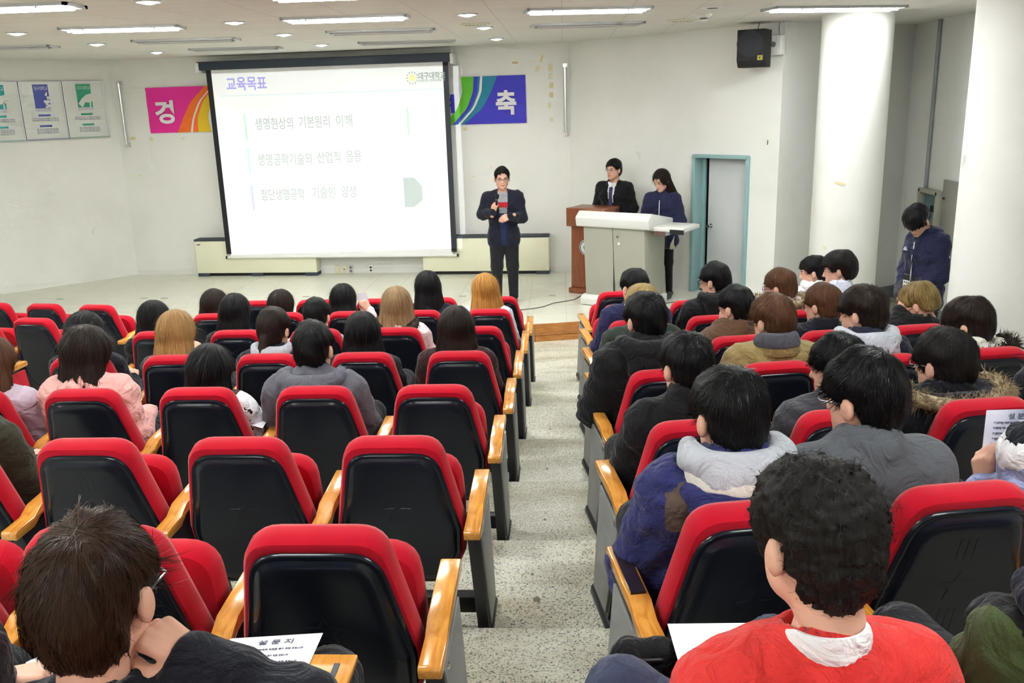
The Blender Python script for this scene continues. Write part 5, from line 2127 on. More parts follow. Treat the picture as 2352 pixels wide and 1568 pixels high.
K_PATCH = cloth('brown_patch', c_(82, 70, 62), var=0.08)
K_KHAKI = cloth('khaki', c_(136, 118, 76), var=0.06, bump=0.5, bscale=9)
K_FLEECE = cloth('grey_fleece', c_(84, 86, 96), var=0.2, bump=1.0, bscale=90)
K_SHERPA = cloth('sherpa', c_(236, 233, 224), var=0.06, bump=1.0, bscale=70)
K_RED = cloth('red_knit', c_(206, 52, 48), var=0.1, bump=0.25, bscale=90)
K_JEANS = cloth('jeans', c_(52, 58, 82), var=0.2, bump=0.2, bscale=60)
K_TROUS = cloth('trousers', c_(30, 31, 36))
K_BEIGE = cloth('beige', c_(188, 182, 164), var=0.05)
K_CREAM = cloth('cream', c_(226, 222, 212), var=0.05, bump=0.5, bscale=10)
K_PERI = cloth('periwinkle', c_(152, 160, 200), var=0.05)
K_INK = cloth('ink_print', c_(40, 38, 46))
M_SHOE = mat('shoe_black', srgb(26, 26, 28), 0.5)
M_SHOEW = mat('shoe_white', srgb(226, 226, 222), 0.5)
M_SPEC = mat('spectacle_black', srgb(20, 20, 22), 0.35)
M_SPECM = mat('spectacle_metal', srgb(150, 150, 160), 0.3, metal=0.8)
LOOK = vec(-1.6, 11.2, 1.5)


def local_frame(block, r, c):
    x, y, z, a = chair_pos(block, r, c)
    ca, sa = math.cos(a), math.sin(a)

    def to_local(P):
        d = np.asarray(P, float) - vec(x, y, z)
        return vec(ca * d[0] + sa * d[1], -sa * d[0] + ca * d[1], d[2])
    return x, y, z, a, to_local


def seat(block, r, c, who, top, sex, hair, garments, htop=1.25, fwd=0.35, dyaw=0.0, pitch=0.14, roll=0.0, near=0.0, glasses=None, trousers=K_TROUS,
         shoes=M_SHOE, look=LOOK, hands=None, arms=None, dx=0.0, extras=None, seed=None, group=None, lean=0.0, ndrop=0.0):
    x, y, z, a, tl = local_frame(block, r, c)
    o = dict(hair[1])
    if sex == 'm':
        o.setdefault('vol', 0.010)
    else:
        o.setdefault('vol', 0.010)
    seed = seed or (ord(r) * 7 + c * 13 + ord(block))
    if hair[0] == LG:
        o['vol'] = o['vol'] + 0.006
        o['w'] = o.get('w', 0.10) + 0.022
        o['len'] = max(o.get('len', 0.3), 0.30) + (0.08 if r in 'cd' else 0.03)
    o.setdefault('seed', seed % 7)
    o['part'] = o.get('part', ((seed * 37) % 11 - 5) * 0.004)
    hz = 0.132 + o['vol']
    if top is not None:
        dirv = np.array([-math.sin(a), math.cos(a)])
        T = onplane(top[0], top[1], np.array([x, y]) + dirv * fwd, dirv)
        T = tl(T)
    else:
        T = vec(dx, fwd, htop)
    hw = T + vec(0, 0, 0)
    C = hw - vec(0, 0, hz)
    Cw = vec(x, y, z) + vec(math.cos(a) * C[0] - math.sin(a) * C[1], math.sin(a) * C[0] + math.cos(a) * C[1], C[2])
    d = look - Cw
    yaw = math.atan2(-d[0], d[1]) - a + dyaw + (0.12 if block == 'R' else 0.0)
    R = rot_mat(yaw, pitch, roll)
    J = seated_joints(C, sex, lean=lean, ndrop=ndrop)
    if arms:
        for k_, (u, v, yl) in arms.items():
            dirv = np.array([-math.sin(a), math.cos(a)])
            J[k_] = tl(onplane(u, v, np.array([x, y]) + dirv * yl, dirv))
    OCC[(block, r, c)] = who
    gs = list(garments) + ([dict(kind='trousers', m=trousers, th=0.012)] if trousers else [])
    return person(who + ' seated among the audience', J, C, R, sex, (hair[0], o, hair[2]), gs, hands=hands, near=near, loc=(x, y, z), rz=a,
                  glasses=glasses, shoes=shoes, seed=seed, extras=extras, group='seated audience')


def G(kind, m, **kw):
    return dict(kind=kind, m=m, **kw)


S, LG, PN = 'short', 'long', 'pony'
# ---- middle block
seat('C', 'f', 0, 'woman with long orange-blond hair in pale blue top', (1112, 626), 'f', (LG, dict(len=0.30, w=0.125, vol=0.014), 'orange'), [G('sweater', K_PALEBLUE, th=0.02)], dyaw=0.1)
seat('C', 'f', 1, 'woman with straight black hair in low necked navy top', (980, 620), 'f', (LG, dict(len=0.27, w=0.095, face=0.05), 'black'), [G('sweater', K_NAVY, collar=-0.02, collar_r=0.075)], dyaw=0.12)
seat('C', 'f', 2, 'woman with black hair in pale pink jacket reading a sheet', (787, 650), 'f', (LG, dict(len=0.20, w=0.105), 'black'), [G('jacket', K_PALEPINK)], roll=-0.08, pitch=0.25, dyaw=-0.1,
     arms=dict(wr_r=(850, 712, 0.42), el_r=(868, 765, 0.30)), hands=dict(r=dict(dir=vec(-0.5, 0.2, 0.5), back=vec(0.3, -1, 0.3), curl=0.9, h=0.007)))
seat('C', 'f', 3, 'woman with dark brown hair just before the cropped head', (643, 663), 'f', (LG, dict(len=0.28, w=0.10), 'darkbrown'), [G('jacket', K_BLACK)])
seat('C', 'f', 4, 'woman with dark brown hair at the far row end', (490, 662), 'f', (LG, dict(len=0.28, w=0.10), 'darkbrown'), [G('coat', K_DGREY)])
seat('C', 'e', 1, 'woman with sandy hair and white satin jacket', (908, 656), 'f', (LG, dict(len=0.26, w=0.12, vol=0.014), 'sand'),
     [G('jacket', K_SATIN, th=0.03), G('fur_trim', M_FURD, w=0.125, deep=0.13, r=0.042, n=600, ln=0.025, up=0.01)], dyaw=0.05)
seat('C', 'e', 2, 'person with cropped black hair and pale grey sleeves', (724, 681), 'f', (S, dict(vol=0.012, nape=-0.11, side=-0.02), 'black'), [G('sweater', K_GREY)])
seat('C', 'e', 3, 'woman with long straight black hair before the ponytail row', (537, 672), 'f', (LG, dict(len=0.33, w=0.115, vol=0.008), 'black'), [G('coat', K_BLACK)])
seat('C', 'e', 4, 'woman with black bobbed hair behind the caramel blonde one', (350, 688), 'f', (LG, dict(len=0.24, w=0.095), 'black'), [G('coat', K_DNAVY)])
seat('C', 'd', 0, 'woman with long dark brown hair in dark maroon coat', (1045, 700), 'f', (LG, dict(len=0.38, w=0.13, vol=0.010), 'darkbrown'), [G('coat', K_MAROON, th=0.03)], shoes=M_SHOE)
seat('C', 'd', 1, 'woman with long black hair in dark navy cardigan', (829, 713), 'f', (LG, dict(len=0.35, w=0.14, vol=0.010), 'black'), [G('coat', K_DNAVY, th=0.022)], dyaw=0.1)
seat('C', 'd', 2, 'woman with a low dark ponytail and grey hood', (625, 703), 'f', (PN, dict(vol=0.014, nape=-0.085, side=-0.02), 'darkbrown'),
     [G('jacket', K_NAVY, th=0.025), G('hood', K_GREY, w=0.10, deep=0.09, r=0.03)], dyaw=-0.15)
seat('C', 'd', 3, 'woman with long caramel blond hair and dark roots', (400, 710), 'f', (LG, dict(len=0.36, w=0.12, vol=0.014), 'caramel'), [G('coat', K_DGREY)])
seat('C', 'd', 4, 'woman with wavy black hair in dark navy coat', (190, 713), 'f', (LG, dict(len=0.34, w=0.15, vol=0.012, wave=22), 'black'), [G('coat', K_DNAVY, th=0.025)])
seat('C', 'c', 1, 'man with black bowl haircut in slate hooded coat', (716, 735), 'm', (S, dict(vol=0.014, nape=-0.09, side=-0.02), 'black'),
     [G('coat', K_COAT, th=0.034), G('hood', K_COAT, w=0.135, deep=0.125, r=0.045, drop=0.12, up=0.01)], dyaw=-0.12, near=0.15)
FL = lambda c: (np.sin(c[:, 1] * 70 + 3 * np.sin(c[:, 2] * 40)) * np.sin(c[:, 2] * 66 + c[:, 0] * 50) > 0.86) & (np.abs(c[:, 0]) > 0.15)
VEST = lambda c: np.abs(c[:, 0]) < 0.10
seat('C', 'c', 2, 'woman with black hair and white floral sleeves', (476, 788), 'f', (LG, dict(len=0.24, w=0.105, vol=0.008), 'black'),
     [G('shirt', K_WHITE, th=0.028, zones=[FL, VEST], mats=[K_INK, K_MAROON])], near=0.15)
seat('C', 'c', 3, 'woman with long dark brown hair in pink jacket', (192, 745), 'f', (LG, dict(len=0.34, w=0.13, vol=0.014, seed=3), 'darkbrown'), [G('jacket', K_PINK, th=0.038, wrinkle=0.005)], dyaw=-0.25, near=0.15,
     arms=dict(el_r=(300, 1010, 0.25)))
seat('C', 'c', 4, 'woman with brown hair in lavender knit beside the pink jacket', (-28, 770), 'f', (LG, dict(len=0.38, w=0.14, vol=0.010), 'brown'), [G('sweater', K_LAV, th=0.026)], near=0.1)
seat('C', 'b', 3, 'person in olive coat behind the lavender knit', None, 'm', (S, dict(vol=0.012), 'black'), [G('coat', K_OLIVE, th=0.022)], htop=1.18, dx=-0.10)
# ---- nearest row, middle block
seat('C', 'z', 0, 'man with brown tousled hair in navy jacket, chin on hand', (196, 1180), 'm', (S, dict(vol=0.010, nape=-0.10, side=-0.012, slen=0.06, tuft=0.004, sw=0.0008, lift=0.25), 'chestnut'),
     [G('jacket', K_DNAVY, th=0.022, collar=0.012), G('collar', cloth('tan_trim', c_(140, 116, 72)), r0=0.066, ht=0.02, r=0.008, up=0.02)], fwd=0.35, near=1.0, ndrop=0.045, dyaw=-0.10, pitch=0.10,
     glasses=M_SPECM, arms=dict(wr_r=(452, 1512, 0.34), el_r=(690, 1640, 0.34)),
     hands=dict(r=dict(dir=vec(-0.80, 0.15, 0.42), back=vec(0.25, -0.3, 0.9), curl=0.95, thumb=0.6, h=0.004)))
seat('C', 'z', 1, 'person in dark sleeve writing on paper', None, 'm', (S, dict(vol=0.012), 'black'), [G('jacket', cloth('plum_grey', c_(58, 48, 54)), th=0.02)], htop=1.25, near=0.1,
     arms=dict(wr_r=(-20, 1565, 0.55), el_r=(-120, 1480, 0.32)), hands=dict(r=dict(dir=vec(0.8, 0.6, -0.2), back=vec(-0.3, -0.2, 1), curl=0.9, h=0.004)))
# ---- block facing the lectern
seat('R', 'e', 0, 'man in indigo denim jacket with white fleece collar', (1456, 615), 'm', (S, dict(nape=-0.06), 'black'),
     [G('jacket', K_INDIGO, th=0.03), G('collar', K_SHERPA, r0=0.085, ht=0.03, r=0.02, up=0.0)], pitch=0.15, dyaw=0.05)
seat('R', 'd', 0, 'man with cropped blond hair in dark green jacket', (1473, 650), 'm', (S, dict(), 'blond'), [G('jacket', K_GREEN, th=0.03)], pitch=0.15)
seat('R', 'c', 0, 'man in black puffer coat with arm out over the aisle', (1481, 668), 'm', (S, dict(vol=0.016, side=-0.012), 'black'),
     [G('coat', K_BLACK, th=0.045, quilt=38), G('hood', K_BLACK, w=0.13, deep=0.12, r=0.045)], near=0.2, shoes=M_SHOEW)
seat('R', 'b', 0, 'man in black wool coat with a white collar edge', (1577, 760), 'm', (S, dict(vol=0.012), 'black'),
     [G('coat', K_BLACK, th=0.03, collar=0.045), G('collar', K_WHITE, r0=0.058, ht=0.035, r=0.008, up=0.03)], near=0.3, pitch=0.12)
PATCH = lambda c: ((c[:, 0] < -0.10) & (c[:, 0] > -0.19) & (c[:, 1] < 0.22) & (c[:, 2] > 0.80) & (c[:, 2] < 0.98) & (c[:, 2] > 0.66 - 1.6 * (c[:, 0] + 0.10)))
SHERPA = lambda c: c[:, 2] > 1.035
seat('R', 'a', 0, 'man in royal blue parka with sherpa lining over grey hood', (1675, 840), 'm', (S, dict(vol=0.014, nape=-0.085), 'black'),
     [G('parka', K_BLUE, th=0.045, zones=[PATCH], mats=[K_PATCH], wrinkle=0.006), G('hood', K_BLUE, w=0.165, deep=0.15, r=0.035, up=-0.02, drop=0.09, zones=[lambda c: c[:, 2] > 1.045], mats=[K_SHERPA]),
      G('collar', K_SHERPA, r0=0.15, ht=0.02, r=0.022, up=0.005, dy=0.0), G('hood', K_GREY, w=0.125, deep=0.105, r=0.042, up=0.05, drop=0.08)], near=0.6)
seat('R', 'e', 1, 'man with spectacles in black hooded sweatshirt before the door', (1641, 600), 'm', (S, dict(vol=0.012, nape=-0.10), 'black'), [G('hoodie', K_BLACK, th=0.028), G('hood', K_BLACK, w=0.11, deep=0.10)], glasses=M_SPEC, dyaw=0.35)
seat('R', 'd', 1, 'man in brown wool coat with fingertips at his chin', (1689, 653), 'm', (S, dict(vol=0.014), 'black'), [G('coat', K_BROWN, th=0.03, collar=0.04)], dyaw=0.25,
     arms=dict(wr_l=(1658, 748, 0.36), el_l=(1640, 800, 0.30)), hands=dict(l=dict(dir=vec(0.15, 0.1, 1), back=vec(-1, -0.2, 0), curl=0.25, h=0.006)))
seat('R', 'c', 1, 'man in khaki jacket with grey fleece collar', (1774, 672), 'm', (S, dict(vol=0.016, nape=-0.09), 'brown'),
     [G('jacket', K_KHAKI, th=0.042), G('collar', K_KHAKI, r0=0.105, ht=0.045, r=0.02, up=0.0), G('collar', K_FLEECE, r0=0.098, ht=0.03, r=0.024, up=0.045)], near=0.25, glasses=M_SPEC, dyaw=0.12)
seat('R', 'b', 1, 'man in dark grey puffer with black high collar', (1926, 763), 'm', (S, dict(vol=0.012, nape=-0.08, side=0.004), 'black'),
     [G('jacket', K_DGREY, th=0.03), G('collar', K_BLACK, r0=0.072, ht=0.055, r=0.016, up=0.01)], near=0.3, dyaw=0.45, roll=-0.06)
seat('R', 'a', 1, 'man with spectacles in grey wool blazer resting his chin', (1987, 798), 'm', (S, dict(vol=0.014, nape=-0.08), 'black'),
     [G('blazer', K_SUIT, th=0.030, wrinkle=0.002), G('collar', K_SUIT, r0=0.085, ht=0.04, r=0.014, up=-0.005)], near=0.6, dyaw=0.30, glasses=M_SPECM, roll=-0.03,
     arms=dict(wr_l=(1945, 1030, 0.33), el_l=(1900, 1130, 0.28)), hands=dict(l=dict(dir=vec(0.1, 0.25, 1), back=vec(-1, 0.2, 0.1), curl=1.3, thumb=0.7, h=0.005)))
seat('R', 'e', 2, 'person with brown hair in pale fur hooded parka', (1790, 614), 'm', (S, dict(vol=0.014), 'brown'),
     [G('parka', K_PALEPINK, th=0.035), G('hood', K_PALEPINK, w=0.13, deep=0.12, r=0.035), G('fur_trim', M_FUR, w=0.17, deep=0.16, n=800, r=0.028, up=0.055, dip=-0.01)], glasses=M_SPEC, dyaw=0.35)
seat('R', 'd', 2, 'man with brown hair, navy collar and pale grey sleeves', (1888, 648), 'm', (S, dict(vol=0.014, nape=-0.09), 'brown'),
     [G('jacket', K_GREY, th=0.03, zones=[lambda c: np.abs(c[:, 0]) < 0.14], mats=[K_DNAVY]), G('collar', K_DNAVY, r0=0.085, ht=0.05, r=0.022)], dyaw=0.15)
seat('R', 'c', 2, 'man with fluffy dark hair, grey hood over navy jacket', (1981, 652), 'm', (S, dict(vol=0.020, nape=-0.085), 'darkbrown'),
     [G('jacket', K_NAVY, th=0.035), G('hood', K_GREY, w=0.13, deep=0.125, r=0.042)], near=0.25, dyaw=0.30)
seat('R', 'b', 2, 'person with black hair in navy parka with tan fur hood', (2169, 750), 'm', (S, dict(vol=0.020, nape=-0.095, side=-0.02), 'softblack'),
     [G('parka', K_DNAVY, th=0.045), G('hood', K_DNAVY, w=0.15, deep=0.13, r=0.035), G('fur_trim', M_FUR, w=0.20, deep=0.165, n=1800, r=0.03, ln=0.05, up=0.045, dip=-0.02)], near=0.4, glasses=M_SPECM, dyaw=0.10)
STRP = [lambda c: np.sin((c[:, 2] * 1.0 + np.abs(c[:, 0]) * 0.8) * 26) > 0.1, lambda c: (np.sin((c[:, 2] * 1.0 + np.abs(c[:, 0]) * 0.8) * 26 + 2.2) > 0.75)]
seat('R', 'a', 2, 'person in striped knit holding up a questionnaire', None, 'f', (LG, dict(len=0.3, w=0.11), 'black'), [G('sweater', K_WHITE, th=0.035, zones=STRP, mats=[K_PERI, K_DNAVY])], htop=1.24, near=0.3, dx=-0.04,
     arms=dict(wr_l=(2262, 1120, 0.42), el_l=(2330, 1260, 0.30)), hands=dict(l=dict(dir=vec(0.0, 0.25, 1), back=vec(-0.9, -0.4, 0), curl=0.8, h=0.005)))
seat('R', 'f', 3, 'man with black hair in white hooded top beside the round column', (1869, 585), 'm', (S, dict(vol=0.012), 'black'), [G('hoodie', K_WHITE, th=0.025), G('hood', K_WHITE, w=0.10, deep=0.09)], dyaw=0.4)
seat('R', 'e', 3, 'man with bowl haircut in white shirt before the round column', (1928, 572), 'm', (S, dict(vol=0.018, nape=-0.075, side=0.0), 'softblack'), [G('shirt', K_PALEBLUE, th=0.016, collar=0.035)], dyaw=0.45)
seat('R', 'd', 3, 'man with blond-streaked hair in black coat, hand at his mouth', (2112, 645), 'm', (S, dict(vol=0.016, nape=-0.05, side=0.004), 'blondstreak'), [G('coat', K_BLACK, th=0.035)], pitch=0.3, dyaw=0.25,
     arms=dict(wr_l=(2068, 718, 0.36), el_l=(2050, 780, 0.28)), hands=dict(l=dict(dir=vec(0.3, 0.1, 1), back=vec(-1, -0.2, 0), curl=0.8, h=0.006)))
seat('R', 'c', 3, 'person with black spectacles in cream fur hooded coat', (2226, 679), 'f', (S, dict(vol=0.022, nape=-0.10, side=-0.06, fringe=0.01), 'darkbrown'),
     [G('parka', K_CREAM, th=0.04), G('hood', K_CREAM, w=0.14, deep=0.13, r=0.035), G('fur_trim', M_FURD, w=0.20, deep=0.15, n=1200, r=0.022, ln=0.055, up=0.045, dip=-0.01)], near=0.25, glasses=M_SPEC, dyaw=0.30, pitch=0.2)
seat('R', 'b', 3, 'person in navy sleeve beside the fur hood parka', None, 'm', (S, dict(vol=0.012), 'black'), [G('jacket', K_DNAVY, th=0.035)], htop=1.22)
seat('R', 'z', 0, 'man with curly dark hair in red knit sweater and white collar', (1876, 1048), 'm', (S, dict(vol=0.013, nape=-0.095, side=-0.025, curl=1, slen=0.03, lift=0.3, sw=0.0007, n=2200), 'softblack'),
     [G('sweater', K_RED, th=0.022, wrinkle=0.003, collar=-0.012, collar_r=0.056), G('collar', K_WHITE, r0=0.070, ht=0.048, r=0.009, up=0.004, taper=0.10)], near=1.0, ndrop=0.045, dyaw=0.12, trousers=K_JEANS, shoes=M_SHOEW,
     arms=dict(kn_l=(1428, 1592, 0.56), an_l=(1405, 1830, 0.60)))
GZ = [lambda c: (c[:, 2] < 0.83) | (c[:, 0] < -0.235), lambda c: (c[:, 2] > 0.845) & (c[:, 2] < 0.93) & (c[:, 0] >= -0.235),
      lambda c: (((c[:, 2] > 0.83) & (c[:, 2] < 0.848)) | ((c[:, 2] > 0.928) & (c[:, 2] < 0.946))) & (c[:, 0] >= -0.235)]
seat('R', 'z', 1, 'person in green and black striped knit with navy hood', (2560, 1030), 'm', (S, dict(vol=0.012), 'black'), [G('sweater', K_NAVY, th=0.028, zones=GZ, mats=[K_FOREST, K_BLACK, K_WHITE]), G('hood', K_NAVY, w=0.15, deep=0.14, r=0.045, drop=0.12)], near=0.5)
seats = []
for r in 'abcdefg':
    for c in range(5):
        if r == 'a' and c > 2:
            continue
        if r == 'b' and c > 3:
            continue
        seats.append(('C', r, c, ('r' if c == 0 else '') + ('l' if c == 4 else '')))
seats += [('C', 'z', 0, 'r'), ('C', 'z', 1, ''), ('C', 'z', 2, '')]
for r, n in dict(z=3, a=3, b=4, c=4, d=4, e=4, f=3, g=1).items():
    for c in range(n):
        seats.append(('R', r, c, ('l' if c == 0 else '') + ('r' if c == n - 1 else '')))
for r, n in dict(e=1, f=2, g=3).items():
    for c in range(n):
        seats.append(('L', r, c, 'r' if c == 0 else ''))
for (b, r, c, e) in seats:
    k = 'gfedcbaz'.index(r)
    where = '%s row from stage, %s seat from %s, %s' % (ORD[k], ORD[c], 'side aisle' if b == 'L' else 'centre aisle', BLOCKNAME[b])
    occ = OCC.get((b, r, c))
    if occ:
        lb = 'red chair seating the %s' % occ
    else:
        lb = 'empty red chair, ' + where
    chair(b, r, c, bool(occ), lb, e)
# ================================================================== standing people
def standing(px_top, foot_y, floor, height_hint=None, rz=math.pi):
    T = aty(px_top[0], px_top[1], foot_y)
    return vec(T[0], foot_y, floor), T[2] - floor


def stand_joints(H, sex, vol, nod=0.0, fwd_head=0.0):
    C = vec(0, 0.03 + fwd_head, H - 0.132 - vol)
    N = vec(0, -0.015, H - 0.132 - vol - 0.165)
    sw = 0.185 if sex == 'm' else 0.155
    hz = 0.515 * H
    J = dict(neck=N, pelvis=vec(0, 0, hz + 0.03), across=vec(1, 0, 0), fwd=vec(0, 1, 0), toe=vec(0, 1, 0))
    for s, sg in (('l', -1), ('r', 1)):
        J['sh_' + s] = N + vec(sg * sw, 0.005, -0.062)
        J['el_' + s] = J['sh_' + s] + vec(sg * 0.07, -0.01, -0.27)
        J['wr_' + s] = J['el_' + s] + vec(-sg * 0.03, 0.10, -0.22)
        J['hp_' + s] = vec(sg * 0.085, 0.0, hz)
        J['kn_' + s] = vec(sg * 0.095, 0.015, 0.285 * H)
        J['an_' + s] = vec(sg * 0.10, -0.01, 0.088)
    return J, C


def frame_of(base, rz):
    ca, sa = math.cos(rz), math.sin(rz)

    def tl(P):
        d = np.asarray(P, float) - base
        return vec(ca * d[0] + sa * d[1], -sa * d[0] + ca * d[1], d[2])
    return tl


def v_open(w_top, w_bot, z_top, z_bot, ymin=0.02):
    def f(c):
        t_ = np.clip((c[:, 2] - z_bot) / (z_top - z_bot), 0, 1)
        return (np.abs(c[:, 0]) < w_bot + (w_top - w_bot) * t_) & (c[:, 1] > ymin) & (c[:, 2] > z_bot) & (c[:, 2] < z_top + 0.1)
    return f


# --- the speaker with the microphone
rz = math.pi + 0.08
base, H = standing((1152, 381), 10.66, ZS)
J, C = stand_joints(H, 'm', 0.010)
tl = frame_of(base, rz)
J['wr_r'], J['el_r'] = tl(aty(1133, 487, 10.44)), tl(aty(1108, 492, 10.62))
J['wr_l'], J['el_l'] = tl(aty(1172, 497, 10.42)), tl(aty(1199, 500, 10.62))
zn = J['neck'][2]
vf = v_open(0.060, 0.030, zn, zn - 0.62)
zones = [lambda c: vf(c) & (c[:, 2] <= zn - 0.23), lambda c: vf(c) & (c[:, 2] > zn - 0.23), lambda c: vf(c) & (c[:, 2] > zn - 0.17) & (c[:, 2] < zn - 0.105)]
speaker_hand = dict(dir=vec(-0.25, 0.2, 0.9), back=vec(0.5, 1, 0.0), curl=1.25, thumb=0.9, h=0.004)
person('man in navy blazer speaking into a microphone on stage', J, C, rot_mat(0.05, 0.10), 'm', (S, dict(vol=0.010, fringe=0.072, side=0.0, n=1400), 'black'),
       [G('blazer', K_NAVY, th=0.020, length=0.18, collar=-0.02, zones=zones, mats=[cloth('speaker_pullover', c_(36, 44, 80)), cloth('speaker_grey_knit', c_(150, 152, 158)), cloth('speaker_red_band', c_(178, 40, 48))]),
        G('collar', cloth('blue_shirt', c_(92, 108, 160)), r0=0.062, ht=0.035, r=0.009, up=-0.005), G('trousers', K_TROUS, th=0.016)],
       hands=dict(r=speaker_hand, l=dict(dir=vec(0.9, 0.15, -0.3), back=vec(0, 1, 0.4), curl=0.55, thumb=0.3, h=0.004)), near=0.3, loc=tuple(base), rz=rz, glasses=M_SPECM, shoes=M_SHOE, seed=5)
mt, mbt = aty(1142, 443, 10.40), aty(1139, 489, 10.44)
ax = (mt - mbt) / np.linalg.norm(mt - mbt)
t = thing('microphone', 'black handheld microphone at the mouth of the speaker in navy blazer', 'microphone', tuple(mbt))
MB().tube([tuple(vec(0, 0, 0)), tuple(ax * 0.17)], [0.010, 0.014], 12).build('handle', M_DARK, t, smooth=True)
MB().tube([tuple(ax * 0.165), tuple(ax * 0.18), tuple(ax * 0.205), tuple(ax * 0.225), tuple(ax * 0.235)], [0.014, 0.022, 0.025, 0.019, 0.006], 14).build('head_grille', mat('mic_mesh', srgb(26, 26, 28), 0.5, metal=0.4, bump=0.6, bscale=500), t, smooth=True)
MB().tube([tuple(ax * 0.158), tuple(ax * 0.166)], 0.0165, 14).build('collar_ring', M_CHROME, t, smooth=True)

# --- young man in a black suit behind the lectern
rz = math.pi - 0.45
base, H = standing((1411, 363), 11.62, ZS)
J, C = stand_joints(H, 'm', 0.012)
J['wr_l'], J['wr_r'] = vec(-0.05, 0.16, J['pelvis'][2] - 0.02), vec(0.05, 0.17, J['pelvis'][2] - 0.03)
zn = J['neck'][2]
vf = v_open(0.055, 0.012, zn, zn - 0.36)


def suit_extras(t_, J_, C_, R_):
    z0 = J_['neck'][2]
    yy = 0.158
    MB().prism([(-0.014, z0 - 0.045), (0.014, z0 - 0.045), (0.018, z0 - 0.075), (0.026, z0 - 0.30), (0.0, z0 - 0.345), (-0.026, z0 - 0.30), (-0.018, z0 - 0.075)], 1, yy - 0.075, yy - 0.018).build('necktie', cloth('tie', c_(64, 62, 96), var=0.5), t_, bevel=0.004)
    MB().box((0.09, 0.165, z0 - 0.36), (0.06, 0.006, 0.09)).build('name_badge', mat('badge_card', srgb(176, 178, 180), 0.4), t_)


person('young man in black suit, white shirt and tie behind the lectern', J, C, rot_mat(-0.25, 0.0), 'm', (S, dict(vol=0.012, fringe=0.05, n=1200), 'black'),
       [G('blazer', K_BLACK, th=0.020, length=0.18, collar=-0.02, zones=[vf], mats=[K_WHITE]), G('collar', K_WHITE, r0=0.06, ht=0.026, r=0.008, up=-0.008), G('trousers', K_BLACK, th=0.014)],
       near=0.25, loc=tuple(base), rz=rz, glasses=M_SPECM, shoes=M_SHOE, seed=9, extras=suit_extras)

# --- long haired woman in navy jacket by the lectern tray
rz = math.pi - 0.35
base, H = standing((1522, 386), 10.90, ZS)
J, C = stand_joints(H, 'f', 0.008, fwd_head=0.03)
J['wr_l'], J['wr_r'] = vec(-0.06, 0.20, J['pelvis'][2] + 0.06), vec(0.06, 0.20, J['pelvis'][2] + 0.05)
zn = J['neck'][2]
BEI = lambda c: ((np.abs(c[:, 0]) > 0.085) & (np.abs(c[:, 0]) < 0.175) & (c[:, 2] < zn - 0.30) & (c[:, 2] > zn - 0.66) & (np.abs(c[:, 0]) > 0.24 - 0.35 * (zn - 0.30 - c[:, 2])) & (c[:, 1] < 0.12))
DGR = lambda c: (c[:, 2] < zn - 0.36) & (np.abs(c[:, 0]) <= 0.10)


def staff_extras(t_, J_, C_, R_):
    z0 = J_['neck'][2]
    MB().tube([(0.0, 0.135, z0 - 0.06), (0.0, 0.150, z0 - 0.20), (0.0, 0.145, z0 - 0.40)], 0.0045, 6).build('zip', M_WHITE, t_)
    pt = J_['sh_l'] + vec(-0.082, 0.0, -0.12)
    MB().lathe([(0.024, 0.0), (0.024, -0.004), (0.017, -0.004), (0.017, -0.006), (0.001, -0.006)], 16, c=tuple(pt), axis=0).build('sleeve_emblem', mat('emblem_thread', srgb(190, 194, 206), 0.6), t_)
    pt = J_['sh_r'] + vec(0.080, 0.0, -0.12)
    MB().lathe([(0.024, 0.0), (0.024, 0.004), (0.017, 0.004), (0.017, 0.006), (0.001, 0.006)], 16, c=tuple(pt), axis=0).build('sleeve_emblem', MATS['emblem_thread'], t_)


person('long haired woman in navy and beige jacket looking down at the lectern tray', J, C, rot_mat(-0.45, 0.42), 'f', (LG, dict(len=0.44, w=0.115, vol=0.008, back=0.06, n=1600), 'darkbrown'),
       [G('jacket', cloth('staff_navy', c_(34, 37, 66)), th=0.030, length=0.26, zones=[BEI, DGR], mats=[K_BEIGE, K_DGREY]), G('collar', cloth('staff_navy', c_(34, 37, 66)), r0=0.07, ht=0.045, r=0.014), G('leggings', K_BLACK, th=0.002)],
       near=0.25, loc=tuple(base), rz=rz, shoes=mat('sneaker', srgb(70, 70, 74), 0.6), seed=11, extras=staff_extras)

# --- young man with bowed head beside the columns
rz = 1.95
base, H = standing((2138, 463), 7.90, 0.0)
H = H + 0.05
J, C = stand_joints(H, 'm', 0.022, fwd_head=0.08)
for s_, g_ in (('l', -1), ('r', 1)):
    J['sh_' + s_] = J['sh_' + s_] + vec(-g_ * 0.03, 0, 0)
C = C + vec(0.0, 0.02, -0.055)
J['neck'] = J['neck'] + vec(0, 0.03, -0.01)
J['wr_l'], J['wr_r'] = vec(-0.045, 0.20, J['pelvis'][2] - 0.03), vec(0.045, 0.215, J['pelvis'][2] - 0.04)
J['el_l'] = J['sh_l'] + vec(-0.055, 0.02, -0.28)
J['el_r'] = J['sh_r'] + vec(0.055, 0.02, -0.28)
zn = J['neck'][2]


